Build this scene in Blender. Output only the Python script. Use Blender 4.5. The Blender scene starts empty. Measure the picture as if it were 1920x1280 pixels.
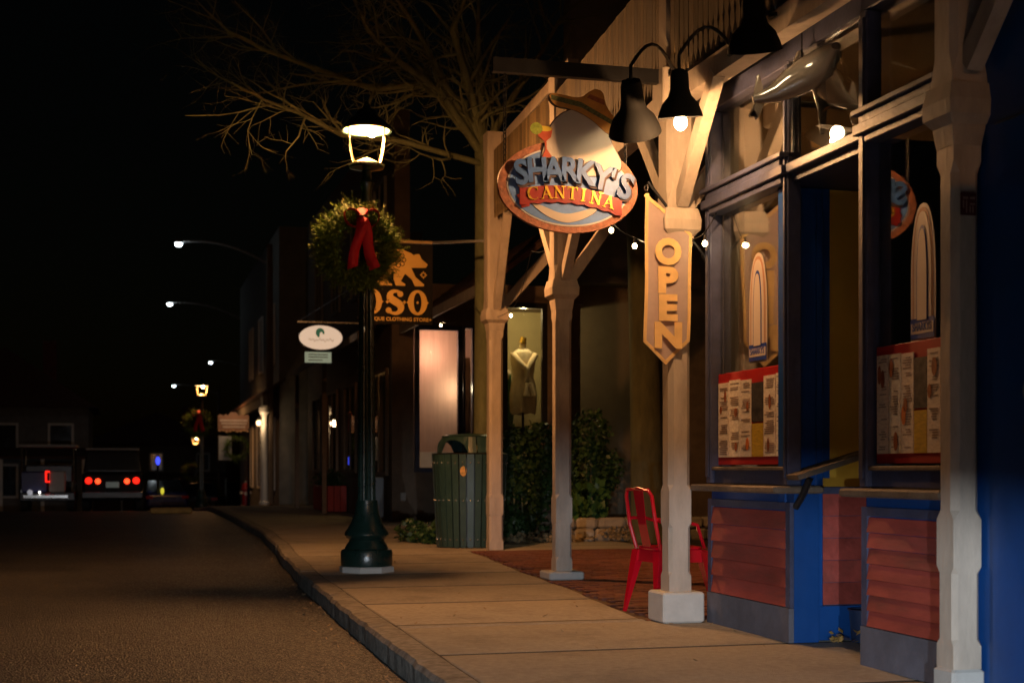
import bpy, bmesh, math, random
from mathutils import Vector, Matrix, Euler
R = math.radians
rnd = random.Random(7)
scene = bpy.context.scene
COL = scene.collection

# ------------------------------------------------------------------ camera, world, moon, exposure
cam_d = bpy.data.cameras.new('camera'); cam = bpy.data.objects.new('camera', cam_d); COL.objects.link(cam)
cam.location = (0, 0, 1.0); cam.rotation_euler = (R(90), 0, R(-15.11))
cam_d.lens = 50; cam_d.sensor_width = 36; cam_d.shift_y = 0.125
cam_d.clip_start = 0.05; cam_d.clip_end = 2000
cam_d.dof.use_dof = True; cam_d.dof.focus_distance = 10.0; cam_d.dof.aperture_fstop = 2.8
scene.camera = cam
world = bpy.data.worlds.new('World'); scene.world = world; world.use_nodes = True
wn = world.node_tree.nodes; wl_ = world.node_tree.links
sky = wn.new('ShaderNodeTexSky'); sky.sky_type = 'NISHITA'; sky.sun_disc = False
sky.sun_elevation = R(2.0); sky.sun_rotation = R(200)
bg = wn['Background']; bg.inputs['Strength'].default_value = 0.0005
wl_.new(sky.outputs[0], bg.inputs['Color'])
sun_d = bpy.data.lights.new('moon', 'SUN'); sun_d.energy = 0.002; sun_d.angle = R(0.5); sun_d.color = (0.8, 0.88, 1)
sun = bpy.data.objects.new('moon', sun_d); COL.objects.link(sun); sun.rotation_euler = (R(50), 0, R(-20)); sun.location = (0, 0, 40)
vs = scene.view_settings
vs.view_transform = 'Standard'; vs.look = 'None'; vs.exposure = 0; vs.gamma = 1

WARM = (1.0, 0.43, 0.14); WARM2 = (1.0, 0.51, 0.21)
def point(name, loc, power, col=WARM, rad=0.04, parent=None):
    d = bpy.data.lights.new(name, 'POINT'); d.energy = power; d.color = col; d.shadow_soft_size = rad
    o = bpy.data.objects.new(name, d); COL.objects.link(o)
    if parent is not None:
        o.parent = parent; o.location = Vector(loc) - wloc(parent)
    else: o.location = loc
    return o
def spot(name, loc, target, power, col, ang, blend=0.3, rad=0.03):
    d = bpy.data.lights.new(name, 'SPOT'); d.energy = power; d.color = col; d.spot_size = R(ang); d.spot_blend = blend; d.shadow_soft_size = rad
    o = bpy.data.objects.new(name, d); COL.objects.link(o); o.location = loc
    o.rotation_euler = (Vector(target) - Vector(loc)).to_track_quat('-Z', 'Y').to_euler()
    return o

# ------------------------------------------------------------------ materials
MATS = {}
def mat(name, col, rough=0.7, var=0.25, scale=6.0, bump=0.15, bscale=None, metal=0.0, spec=0.4, emit=None, estr=0, dirt=0.0, rndv=0.12, trans=0.0, aniso=None, coat=0.0, dscale=None):
    if name in MATS: return MATS[name]
    m = bpy.data.materials.new(name); m.use_nodes = True; nt = m.node_tree; n = nt.nodes; l = nt.links
    b = n['Principled BSDF']
    tc = n.new('ShaderNodeTexCoord'); oi = n.new('ShaderNodeObjectInfo')
    mp = n.new('ShaderNodeVectorMath'); mp.operation = 'ADD'
    l.new(tc.outputs['Object'], mp.inputs[0])
    sc = n.new('ShaderNodeVectorMath'); sc.operation = 'SCALE'; sc.inputs[0].default_value = (37, 17, 29)
    l.new(oi.outputs['Random'], sc.inputs['Scale']); l.new(sc.outputs[0], mp.inputs[1])
    vec = mp.outputs[0]
    if aniso:
        mm = n.new('ShaderNodeMapping'); mm.inputs['Scale'].default_value = aniso; l.new(vec, mm.inputs[0]); vec = mm.outputs[0]
    t = n.new('ShaderNodeTexNoise'); t.inputs['Scale'].default_value = scale; t.inputs['Detail'].default_value = 8; t.inputs['Roughness'].default_value = 0.65
    l.new(vec, t.inputs['Vector'])
    r = n.new('ShaderNodeValToRGB')
    r.color_ramp.elements[0].position = 0.3; r.color_ramp.elements[1].position = 0.72
    lo = [c * (1 - var) for c in col]; hi = [min(1, c * (1 + var)) for c in col]
    r.color_ramp.elements[0].color = (*lo, 1); r.color_ramp.elements[1].color = (*hi, 1)
    l.new(t.outputs[0], r.inputs[0])
    out = r.outputs[0]
    if dirt > 0:
        t2 = n.new('ShaderNodeTexNoise'); t2.inputs['Scale'].default_value = dscale or scale * 0.35; t2.inputs['Detail'].default_value = 10; t2.inputs['Roughness'].default_value = .72
        l.new(vec, t2.inputs['Vector'])
        r2 = n.new('ShaderNodeValToRGB'); r2.color_ramp.elements[0].position = 0.5; r2.color_ramp.elements[1].position = 0.68
        r2.color_ramp.elements[0].color = (0, 0, 0, 1); r2.color_ramp.elements[1].color = (dirt,) * 3 + (1,)
        l.new(t2.outputs[0], r2.inputs[0])
        mx = n.new('ShaderNodeMix'); mx.data_type = 'RGBA'; mx.inputs[7].default_value = (0.06, 0.05, 0.04, 1)
        l.new(r2.outputs[0], mx.inputs[0]); l.new(out, mx.inputs[6]); out = mx.outputs[2]
    if rndv > 0:
        hs = n.new('ShaderNodeHueSaturation'); mr = n.new('ShaderNodeMapRange')
        mr.inputs[3].default_value = 1 - rndv; mr.inputs[4].default_value = 1 + rndv
        l.new(oi.outputs['Random'], mr.inputs[0]); l.new(mr.outputs[0], hs.inputs['Value']); l.new(out, hs.inputs['Color']); out = hs.outputs[0]
    l.new(out, b.inputs['Base Color'])
    rr = n.new('ShaderNodeMapRange'); rr.inputs[3].default_value = max(0.02, rough - 0.12); rr.inputs[4].default_value = min(1, rough + 0.12)
    l.new(t.outputs[0], rr.inputs[0]); l.new(rr.outputs[0], b.inputs['Roughness'])
    b.inputs['Metallic'].default_value = metal; b.inputs['Specular IOR Level'].default_value = spec; b.inputs['Coat Weight'].default_value = coat
    if bump > 0:
        t3 = n.new('ShaderNodeTexNoise'); t3.inputs['Scale'].default_value = bscale or scale * 8; t3.inputs['Detail'].default_value = 4
        l.new(vec, t3.inputs['Vector'])
        bp = n.new('ShaderNodeBump'); bp.inputs['Strength'].default_value = bump; bp.inputs['Distance'].default_value = 0.01
        l.new(t3.outputs[0], bp.inputs['Height']); l.new(bp.outputs[0], b.inputs['Normal'])
    if emit:
        b.inputs['Emission Color'].default_value = (*emit, 1); b.inputs['Emission Strength'].default_value = estr
    if trans > 0:
        tr = n.new('ShaderNodeBsdfTranslucent'); l.new(out, tr.inputs[0])
        ms = n.new('ShaderNodeMixShader'); ms.inputs[0].default_value = trans
        l.new(b.outputs[0], ms.inputs[1]); l.new(tr.outputs[0], ms.inputs[2]); l.new(ms.outputs[0], n['Material Output'].inputs[0])
    MATS[name] = m
    return m
def glow(name, col, s):
    if name in MATS: return MATS[name]
    m = bpy.data.materials.new(name); m.use_nodes = True; n = m.node_tree.nodes
    b = n['Principled BSDF']; b.inputs['Base Color'].default_value = (*col, 1)
    b.inputs['Emission Color'].default_value = (*col, 1); b.inputs['Emission Strength'].default_value = s
    MATS[name] = m; return m
def glass(name, tint=(0.9, 0.93, 0.93), f0=.28, rough=0.006):
    m = bpy.data.materials.new(name); m.use_nodes = True; n = m.node_tree.nodes; l = m.node_tree.links
    n.remove(n['Principled BSDF'])
    t = n.new('ShaderNodeBsdfTransparent'); t.inputs[0].default_value = (*tint, 1)
    g = n.new('ShaderNodeBsdfGlossy'); g.inputs['Roughness'].default_value = rough
    lw = n.new('ShaderNodeLayerWeight'); lw.inputs[0].default_value = .5
    pw = n.new('ShaderNodeMath'); pw.operation = 'POWER'; pw.inputs[1].default_value = 5; l.new(lw.outputs['Facing'], pw.inputs[0])
    ma = n.new('ShaderNodeMath'); ma.operation = 'MULTIPLY_ADD'; ma.inputs[1].default_value = 1-f0; ma.inputs[2].default_value = f0; l.new(pw.outputs[0], ma.inputs[0])
    ms = n.new('ShaderNodeMixShader'); l.new(ma.outputs[0], ms.inputs[0]); l.new(t.outputs[0], ms.inputs[1]); l.new(g.outputs[0], ms.inputs[2])
    l.new(ms.outputs[0], n['Material Output'].inputs[0]); MATS[name] = m; return m

ASPH = bpy.data.materials.new('asphalt'); ASPH.use_nodes = True
def _asph():
    n = ASPH.node_tree.nodes; l = ASPH.node_tree.links; b = n['Principled BSDF']
    tc = n.new('ShaderNodeTexCoord')
    t = n.new('ShaderNodeTexNoise'); t.inputs['Scale'].default_value = .8; t.inputs['Detail'].default_value = 12; t.inputs['Roughness'].default_value = .7
    l.new(tc.outputs['Object'], t.inputs['Vector'])
    v = n.new('ShaderNodeTexVoronoi'); v.inputs['Scale'].default_value = 75; l.new(tc.outputs['Object'], v.inputs['Vector'])
    r = n.new('ShaderNodeValToRGB'); r.color_ramp.elements[0].position = .3; r.color_ramp.elements[1].position = .75
    r.color_ramp.elements[0].color = (.016, .015, .014, 1); r.color_ramp.elements[1].color = (.062, .057, .05, 1); l.new(t.outputs[0], r.inputs[0])
    hs = n.new('ShaderNodeHueSaturation'); mr = n.new('ShaderNodeMapRange'); mr.inputs[3].default_value = .55; mr.inputs[4].default_value = 1.7
    sp = n.new('ShaderNodeSeparateColor'); l.new(v.outputs['Color'], sp.inputs[0]); l.new(sp.outputs[0], mr.inputs[0])
    l.new(mr.outputs[0], hs.inputs['Value']); l.new(r.outputs[0], hs.inputs['Color']); l.new(hs.outputs[0], b.inputs['Base Color'])
    rm = n.new('ShaderNodeMapRange'); rm.inputs[3].default_value = .3; rm.inputs[4].default_value = .95; l.new(sp.outputs[1], rm.inputs[0]); l.new(rm.outputs[0], b.inputs['Roughness']); b.inputs['Specular IOR Level'].default_value = .5
    bp = n.new('ShaderNodeBump'); bp.inputs['Strength'].default_value = .9; bp.inputs['Distance'].default_value = .012
    l.new(v.outputs['Distance'], bp.inputs['Height']); l.new(bp.outputs[0], b.inputs['Normal'])
_asph()
CONC = mat('sidewalk_concrete', (.36, .32, .26), .85, .20, 26.0, .8, 130, dirt=.38, rndv=.10, dscale=1.3)
GRAN = mat('granite_kerb', (.25, .23, .20), .85, .45, 14, .9, 50, dirt=.75, rndv=.10)
BLOCK = mat('block_concrete', (.50, .49, .46), .85, .12, 5, .3, 50)
CREAM = mat('cream_post_paint', (.46, .39, .32), .6, .2, 7, .3, 40, dirt=.35, rndv=.05, aniso=(1, 1, .3))
NAVY = mat('navy_frame_paint', (.055, .062, .115), .45, .3, 9, .2, 40, spec=.45, dirt=.35)
BLUE = mat('blue_panel_paint', (.008, .065, .26), .35, .15, 4, .08, spec=.5, dirt=.1)
REDC = mat('red_clapboard_paint', (.34, .058, .042), .65, .32, 7, .35, 30, dirt=.5, aniso=(1, .25, 1))
YELL = mat('ochre_paint', (.72, .40, .04), .6, .08, 4, .05)
DKWOOD = mat('weathered_sill_wood', (.16, .12, .085), .7, .35, 6, .4, 40)
VALW = mat('valance_wood', (.14, .10, .05), .75, .35, 7, .4, 30, rndv=.45, aniso=(1, 1, .3))
BROWN = mat('brown_siding', (.22, .155, .105), .75, .2, 5, .2, 30)
DBROWN = mat('dark_brown_siding', (.17, .12, .08), .8, .25, 5, .2, 30)
BEIGE = mat('beige_stucco', (.22, .165, .11), .8, .12, 4, .2, 40)
GREYW = mat('grey_clapboard', (.20, .19, .17), .8, .2, 4, .2, 30)
WHITE = mat('white_paint', (.72, .68, .6), .5, .06, 4, .06)
BLKM = mat('black_metal', (.012, .012, .013), .35, .2, 8, .08, spec=.5)
GRNM = mat('dark_green_metal', (.010, .030, .024), .3, .2, 8, .12, 40, spec=.6, coat=.2)
CANG = mat('can_green_paint', (.024, .056, .050), .4, .15, 8, .1, 40, spec=.5)
STEEL = mat('steel', (.6, .6, .58), .25, .1, 8, .05, metal=1)
BRICK = mat('patio_brick', (.17, .06, .036), .8, .3, 7, .3, 50, rndv=.3, dirt=.25)
MORT = mat('patio_joint_sand', (.13, .09, .065), .95, .25, 10, .3)
ROOM = mat('room_wall', (.22, .13, .06), .8, .2, 2, .1)
RED = mat('red_metal_paint', (.55, .006, .02), .2, .08, 5, .03, spec=.6, coat=.5)
BOW = mat('red_velvet', (.55, .008, .02), .6, .1, 10, .1)
LEAF = mat('ivy_leaf', (.035, .075, .02), .45, .45, 3, .1, rndv=.2)
NEED = mat('fir_needles', (.13, .21, .02), .6, .45, 14, .1)
BARK = mat('tree_bark', (.15, .16, .08), .85, .4, 6, .6, 30, aniso=(1, 1, .35))
STONE = mat('wall_stone', (.36, .32, .25), .85, .3, 5, .5, 25, rndv=.25)
SHING = mat('roof_shingle', (.11, .06, .045), .85, .35, 9, .4, 40, rndv=.3)
GLASS = glass('window_glass')
GLASS2 = glass('shop_glass', (.95, .96, .96), .05)
TYRE = mat('tyre_rubber', (.02, .02, .02), .8, .2, 8, .2)

# ------------------------------------------------------------------ mesh helpers
WL = {}
def wloc(o): return WL.get(o.name, Vector((0, 0, 0)))
class MB:
    def __init__(s): s.v = []; s.f = []
    def add(s, vs, fs):
        k = len(s.v); s.v += [tuple(p) for p in vs]; s.f += [tuple(i + k for i in f) for f in fs]; return s
    def box(s, x0, x1, y0, y1, z0, z1):
        return s.add([(x0,y0,z0),(x1,y0,z0),(x1,y1,z0),(x0,y1,z0),(x0,y0,z1),(x1,y0,z1),(x1,y1,z1),(x0,y1,z1)],
                     [(3,2,1,0),(4,5,6,7),(0,1,5,4),(1,2,6,5),(2,3,7,6),(3,0,4,7)])
    def bbox(s, x0, x1, y0, y1, z0, z1, b=.006):
        rings = []
        for z, i in ((z0, b), (z0 + b, 0), (z1 - b, 0), (z1, b)):
            c = b
            rings.append([(x0+i+c,y0+i,z),(x1-i-c,y0+i,z),(x1-i,y0+i+c,z),(x1-i,y1-i-c,z),(x1-i-c,y1-i,z),(x0+i+c,y1-i,z),(x0+i,y1-i-c,z),(x0+i,y0+i+c,z)])
        return s.loft(rings)
    def loft(s, rings, cap=True, closed=True):
        n = len(rings[0]); vs = [p for r in rings for p in r]; fs = []
        for i in range(len(rings) - 1):
            for j in range(n if closed else n - 1):
                a = i*n+j; b = i*n+(j+1) % n; fs.append((a, b, b+n, a+n))
        if cap: fs.append(tuple(range(n-1, -1, -1))); fs.append(tuple((len(rings)-1)*n + j for j in range(n)))
        return s.add(vs, fs)
    def beam(s, p, q, w, h, up=(0, 0, 1)):
        p = Vector(p); q = Vector(q); d = (q-p).normalized(); u = Vector(up)
        if abs(d.dot(u)) > .98: u = Vector((0, 1, 0))
        a = d.cross(u).normalized() * (w/2); b = a.cross(d).normalized() * (h/2)
        return s.loft([[c-a-b, c+a-b, c+a+b, c-a+b] for c in (p, q)])
    def tube(s, pts, rad, n=8, cap=True):
        pts = [Vector(p) for p in pts]; rings = []
        if not hasattr(rad, '__len__'): rad = [rad]*len(pts)
        ref = None
        for i, p in enumerate(pts):
            d = (pts[min(i+1, len(pts)-1)] - pts[max(i-1, 0)]).normalized()
            if ref is None:
                ref = Vector((0, 0, 1)) if abs(d.z) < .9 else Vector((1, 0, 0))
            a = d.cross(ref).normalized(); b = d.cross(a).normalized(); ref = b.cross(d) * -1 if False else ref
            if abs(d.dot(ref)) > .95: ref = a
            rings.append([p + (a*math.cos(t) + b*math.sin(t))*rad[i] for t in [2*math.pi*k/n for k in range(n)]])
        return s.loft(rings, cap)
    def lathe(s, prof, c=(0, 0, 0), n=24, sx=1, sy=1, cap=True):
        return s.loft([[(c[0]+r*sx*math.cos(2*math.pi*k/n), c[1]+r*sy*math.sin(2*math.pi*k/n), c[2]+z) for k in range(n)] for r, z in prof], cap)
    def prism(s, poly, y0, y1):
        n = len(poly); vs = [(x, y0, z) for x, z in poly] + [(x, y1, z) for x, z in poly]
        area = sum(poly[i][0]*poly[(i+1) % n][1]-poly[(i+1) % n][0]*poly[i][1] for i in range(n))
        if area < 0: vs = [(x, y0, z) for x, z in poly[::-1]] + [(x, y1, z) for x, z in poly[::-1]]
        fs = [tuple(range(n)), tuple(range(2*n-1, n-1, -1))] + [(i, i+n, (i+1) % n+n, (i+1) % n) for i in range(n)]
        return s.add(vs, fs)
    def sphere(s, c, r, n=10, sz=1):
        return s.lathe([(max(1e-4, r*math.sin(math.pi*k/n)), -r*sz*math.cos(math.pi*k/n)) for k in range(n+1)], c, n+4)
    def xf(s, M): s.v = [tuple(M @ Vector(p)) for p in s.v]; return s
    def build(s, name, m, parent=None, smooth=False, kind=None, label=None, angle=40):
        v = [Vector(p) for p in s.v]
        mn = Vector([min(p[i] for p in v) for i in range(3)]); mx = Vector([max(p[i] for p in v) for i in range(3)])
        c = Vector(((mn.x+mx.x)/2, (mn.y+mx.y)/2, mn.z))
        me = bpy.data.meshes.new(name); me.from_pydata([tuple(p-c) for p in v], [], s.f); me.update()
        bm = bmesh.new(); bm.from_mesh(me); bmesh.ops.recalc_face_normals(bm, faces=bm.faces); bm.to_mesh(me); bm.free()
        me.materials.append(m)
        if smooth:
            me.polygons.foreach_set('use_smooth', [True]*len(me.polygons))
            try: me.set_sharp_from_angle(angle=R(angle))
            except Exception: pass
        return place(name, me, c, parent, kind=kind, label=label)
def place(name, me, c, parent=None, rot=(0, 0, 0), kind=None, label=None):
    o = bpy.data.objects.new(name, me); COL.objects.link(o); c = Vector(c)
    WL[o.name] = c
    if parent is not None: o.parent = parent; o.location = c - wloc(parent)
    else: o.location = c
    o.rotation_euler = rot
    if kind: o['kind'] = kind
    if label: o['label'] = label
    return o
def tag(o, label, cat, group=None, kind=None):
    o['label'] = label; o['category'] = cat
    if group: o['group'] = group
    if kind: o['kind'] = kind
    return o
def thing(name, loc, label, cat, group=None):
    o = bpy.data.objects.new(name, None); COL.objects.link(o); o.location = loc; o.empty_display_size = .1
    WL[o.name] = Vector(loc); return tag(o, label, cat, group)
def copy_tree(o, parent=None):
    c = o.copy(); COL.objects.link(c); c.parent = parent; WL[c.name] = wloc(o)
    for ch in list(o.children): copy_tree(ch, c)
    return c
def box(name, m, parent, *a, b=0, kind=None, label=None):
    mb = MB(); (mb.bbox(*a, b) if b else mb.box(*a)); return mb.build(name, m, parent, kind=kind, label=label)
TXT = {}
def text_mesh(ch, size, depth, fat=0.0):
    key = (ch, size, depth, fat)
    if key in TXT: return TXT[key]
    cu = bpy.data.curves.new('t', 'FONT'); cu.body = ch; cu.size = size; cu.extrude = depth/2; cu.offset = fat; cu.align_x = 'CENTER'; cu.resolution_u = 4
    o = bpy.data.objects.new('t', cu); COL.objects.link(o)
    bpy.context.view_layer.update()
    me = bpy.data.meshes.new_from_object(o.evaluated_get(bpy.context.evaluated_depsgraph_get()))
    bpy.data.objects.remove(o); bpy.data.curves.remove(cu)
    xs = [v.co.x for v in me.vertices]; ys = [v.co.y for v in me.vertices]
    cx = (min(xs)+max(xs))/2; cy = (min(ys)+max(ys))/2
    for v in me.vertices: v.co.x -= cx; v.co.y -= cy
    TXT[key] = me; return me
def letter(ch, size, depth, m, parent, c, rot=0, fat=0.0, sx=1, sz=1, facing=(R(90), 0, 0), name='letter', shear=0):
    me = text_mesh(ch, size, depth, fat).copy(); me.materials.clear(); me.materials.append(m)
    for v in me.vertices:
        x, y = v.co.x*sx, v.co.y*sz; x += shear*y
        v.co.x = x*math.cos(rot)-y*math.sin(rot); v.co.y = x*math.sin(rot)+y*math.cos(rot)
    return place(name, me, c, parent, facing)
def interp(pts, t):
    if t <= pts[0][0]: return pts[0][1]
    for (a, x), (b, y) in zip(pts, pts[1:]):
        if t <= b:
            u = (t-a)/(b-a); u = u*u*(3-2*u)*.5+u*.5
            return x+(y-x)*u
    return pts[-1][1]

# ------------------------------------------------------------------ ground, road, kerb, pavement, patio
def gz(Y): return 0.0 if Y < 40 else -.035*(Y-40) if Y < 100 else -2.1
KX = [(-30, 1.3), (6.5, 1.43), (9.3, 1.49), (13, 1.58), (16.5, 1.74), (20, 1.95), (24, 2.12), (32, 2.2), (42, 2.15), (60, 2.3), (84, 3.0), (100, 3.2)]
PX = [(-30, 3.9), (8.75, 3.9)]
def kx(Y): return interp(KX, Y)
def px_(Y):
    if Y < 8.9: return 4.6
    if Y < 17: return interp([(8.9, 3.33), (12.2, 3.64), (17, 4.03)], Y)
    return 12.0
g = MB(); N = 60
ys = [-40, 40, 100, 400]
g.loft([[(-300, y, gz(y)-.34 if y < 101 else -2.5) , (300, y, gz(y)-.34 if y < 101 else -2.5)] for y in ys], cap=False, closed=False)
g.build('ground', mat('dark_soil', (.05, .042, .03), .95, .3, 1.5, .3), kind='structure')
rd = MB(); YS = [-30+i*1.5 for i in range(90)]
rd.loft([[(-9, y, gz(y)-.13), (-4, y, gz(y)-.10), (kx(y)-.9, y, gz(y)-.125), (kx(y)+.02, y, gz(y)-.14)] for y in YS], cap=False, closed=False)
rd.build('road', ASPH, kind='structure')
kb = bpy.data.objects.new('kerb', None); COL.objects.link(kb); kb['kind'] = 'structure'; WL['kerb'] = Vector((0, 0, 0))
y = -4.0; i = 0
while y < 60:
    L = 2.7+rnd.uniform(-.3, .3); q = MB(); h = rnd.uniform(-.002, .002); dx = rnd.uniform(-.003, .003); rings = []
    a, b_ = y+.003, y+L-.003; ns = 22
    for k in range(ns+1):
        yy = a+(b_-a)*k/ns; e = .004 if k in (0, ns) else 0
        j = rnd.uniform(-.007, .007); X = kx(yy)+dx; z = gz(yy)
        rings.append([(X+e, yy, z-.3), (X+e+j, yy, z-.03), (X+.018+j, yy, z-.002+h-e+j*.5), (X+.1, yy, z+.003+h-e), (X+.165, yy, z+.002+h-e), (X+.17-e, yy, z-.3)])
    q.loft(rings).build('kerb_stone', GRAN, kb); y += L; i += 1
pv = MB(); pv.loft([[(kx(y)+.1, y, gz(y)-.007), (px_(y)-.02, y, gz(y)-.007)] for y in sorted(YS+[8.88, 8.92, 16.98, 17.02])], cap=False, closed=False)
pave = pv.build('pavement', mat('joint_dark', (.035, .03, .024), .95, .2, 8, .2), kind='structure')
y = -.0
joints = [-1.45+1.5*k for k in range(0, 30)]
for k in range(len(joints)-1):
    a, b_ = joints[k]+.03, joints[k+1]-.03
    splits = [8.9, 17.0]; cuts = [a]+[s for s in splits if a < s < b_]+[b_]
    for a2, b2 in zip(cuts, cuts[1:]):
        ra = (a2+b2)/2; right = lambda yy: (4.6 if ra < 8.9 else interp([(8.9, 3.33), (12.2, 3.64), (17, 4.03)], yy) if ra < 17 else 4.05)
        def slab(xl, xr):
            q = MB(); n = 4; rings = []
            for t in range(n+1):
                yy = a2+(b2-a2)*t/n; e = .006 if t in (0, n) else 0; z = gz(yy)
                x0, x1 = xl(yy), xr(yy)
                rings.append([(x0, yy, z-.029), (x0, yy, z-.006-e), (x0+.008, yy, z-e), (x1-.008, yy, z-e), (x1, yy, z-.006-e), (x1, yy, z-.029)])
            q.loft(rings).build('slab', CONC, pave)
        if ra > 17: slab(lambda yy: kx(yy)+.18, right); slab(lambda yy: 4.063, lambda yy: 6.6)
        else: slab(lambda yy: kx(yy)+.18, right)
# patio of clay pavers
pt = MB().box(3.2, 9.5, 8.85, 20.4, -.028, -.022)
patio = pt.build('patio', MORT, kind='structure')
bm_ = MB().bbox(-.098, .098, -.047, .047, 0, .03, .004); tmpb = bm_.build('brick', BRICK); bme = tmpb.data; bpy.data.objects.remove(tmpb)
cells = []
for r_ in range(0, 112):
    for c_ in range(-2, 32):
        X = 3.25+c_*.205+(.1 if r_ % 2 else 0); Y = 8.93+r_*.102
        if X-.1 > px_(Y)+.015 and X < 9.3 and Y < 20.3: cells.append((X, Y))
vis = [c for c in cells if .255 < c[0]/c[1] < .39]
vis.sort(key=lambda c: c[1]); near = vis[:300]; ns_ = set(near)
for X, Y in near: place('brick', bme, (X, Y, -.022+rnd.uniform(-.012, -.006)), patio, (rnd.uniform(-.01, .01), rnd.uniform(-.01, .01), rnd.uniform(-.02, .02)))
rest = MB()
for X, Y in cells:
    if (X, Y) not in ns_:
        dz = rnd.uniform(-.012, -.006); rest.box(X-.098, X+.098, Y-.047, Y+.047, -.022, .008+dz)
o = rest.build('brick_field', BRICK, patio, kind='stuff')

# ------------------------------------------------------------------ porch posts
def oct_ring(x, y, z, w, c):
    c = max(c, .0015)
    return [(x-w+c, y-w, z), (x+w-c, y-w, z), (x+w, y-w+c, z), (x+w, y+w-c, z), (x+w-c, y+w, z), (x-w+c, y+w, z), (x-w, y+w-c, z), (x-w, y-w+c, z)]
def post(parent, x, y, ztop, zc, w=.078, z0=0.0, plinth=None, up=.1, name='post'):
    secs = [(z0, w, .003), (z0+.1, w, .003), (z0+.13, w-.002, .022), (z0+.42, w-.002, .022), (z0+.45, w, .003), (z0+.66, w, .003), (z0+.70, w-.002, .03), (zc-.32, w-.002, .03), (zc-.27, w, .004), (zc-.2, w, .004)]
    p = MB().loft([oct_ring(x, y, z, a, c) for z, a, c in secs]).build(name, CREAM, parent)
    cs = [(zc-.2, w*1.02, .004), (zc-.12, w*1.18, .004), (zc-.11, w*1.18, .004), (zc-.07, w*1.62, .004), (zc-.005, w*1.68, .004), (zc+.07, up*1.12, .004)]
    MB().loft([oct_ring(x, y, z, a, c) for z, a, c in cs]).build('collar', CREAM, p)
    us = [(zc+.07, up, .004), (zc+.12, up-.004, .004), (zc+.2, up-.004, .028), (ztop-.3, up-.004, .028), (ztop-.2, up, .004), (ztop, up, .004)]
    MB().loft([oct_ring(x, y, z, a, c) for z, a, c in us]).build('upper_shaft', CREAM, p)
    if plinth:
        pw, ph = plinth; MB().bbox(x-pw, x+pw, y-pw, y+pw, z0-ph, z0, .012).build('plinth', BLOCK, p)
    return p
porch = thing('porch', (3.5, 8.7, 0), 'cream timber porch with chamfered posts and toothed valance at the blue restaurant', 'porch')
post(porch, 3.50, 8.80, 4.6, 2.64, z0=.2, plinth=(.145, .2))
post(porch, 3.84, 12.47, 4.6, 2.66, z0=.075, plinth=(.165, .075))
post(porch, 3.575, 5.60, 3.9, 2.63, w=.07, z0=.12, plinth=(.082, .12), up=.09)
for (x, y, zc, sy, sx) in ((3.5, 8.80, 2.75, (1, -1), 1), (3.84, 12.47, 2.75, (1, -1), 1), (3.575, 5.60, 2.78, (-1,), 0)):
    for s in sy: MB().beam((x, y+s*.09, zc), (x+(.03*s), y+s*.75, 3.42), .075, .1).build('brace', CREAM, porch)
    if sx: MB().beam((x+.08, y+.0, zc), (x+.62, y, 3.5), .075, .1).build('brace', CREAM, porch)
MB().beam((3.5, 2.5, 3.46), (3.5, 8.8, 3.46), .12, .14).build('beam', CREAM, porch)
MB().beam((3.5, 8.81, 3.46), (3.84, 12.46, 3.46), .12, .14).build('beam', CREAM, porch)
tooth = [(-.036, .0), (-.036, -.62), (-.031, -.655), (-.02, -.68), (-.034, -.735), (-.03, -.775), (-.012, -.81), (0, -.84), (.012, -.81), (.03, -.775), (.034, -.735), (.02, -.68), (.031, -.655), (.036, -.62), (.036, 0)]
tm = MB().prism(tooth, -.009, .009); t_ = tm.build('slat', VALW); slat_me = t_.data; bpy.data.objects.remove(t_)
for v in slat_me.vertices: v.co.z -= .84
def valance(parent, p, q, sp=.078):
    p = Vector(p); q = Vector(q); d = q-p; n = int(d.length/sp); ang = math.atan2(d.y, d.x)
    bd = MB().beam(p+Vector((0, 0, -.06)), q+Vector((0, 0, -.06)), .05, .12).build('valance_board', VALW, parent)
    for k in range(n):
        c = p+d*((k+.5)/n); nrm = Vector((-d.y, d.x, 0)).normalized()
        place('slat', slat_me, c+nrm*.04+Vector((0, 0, rnd.uniform(-.004, .004))), bd, (0, rnd.uniform(-.008, .008), ang))
valance(porch, (3.46, 6.0, 4.38), (3.46, 8.68, 4.38)); valance(porch, (3.5, 8.93, 4.40), (3.8, 12.35, 4.42))
porch2 = thing('porch', (4.43, 17.24, 0), 'cream porch post with braces and toothed valance beside the green trash can', 'porch')
post(porch2, 4.43, 17.24, 5.2, 2.93, w=.09, z0=0.0, up=.12)
MB().beam((4.43, 17.14, 3.02), (4.36, 16.35, 4.05), .09, .12).build('brace', CREAM, porch2)
MB().beam((4.53, 17.24, 3.05), (5.35, 17.24, 3.95), .09, .12).build('brace', CREAM, porch2)
MB().beam((4.54, 17.2, 5.1), (3.99, 12.6, 4.75), .1, .12).build('beam', CREAM, porch2)
valance(porch2, (3.97, 12.62, 4.62), (4.42, 17.05, 4.95), .085)
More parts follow.
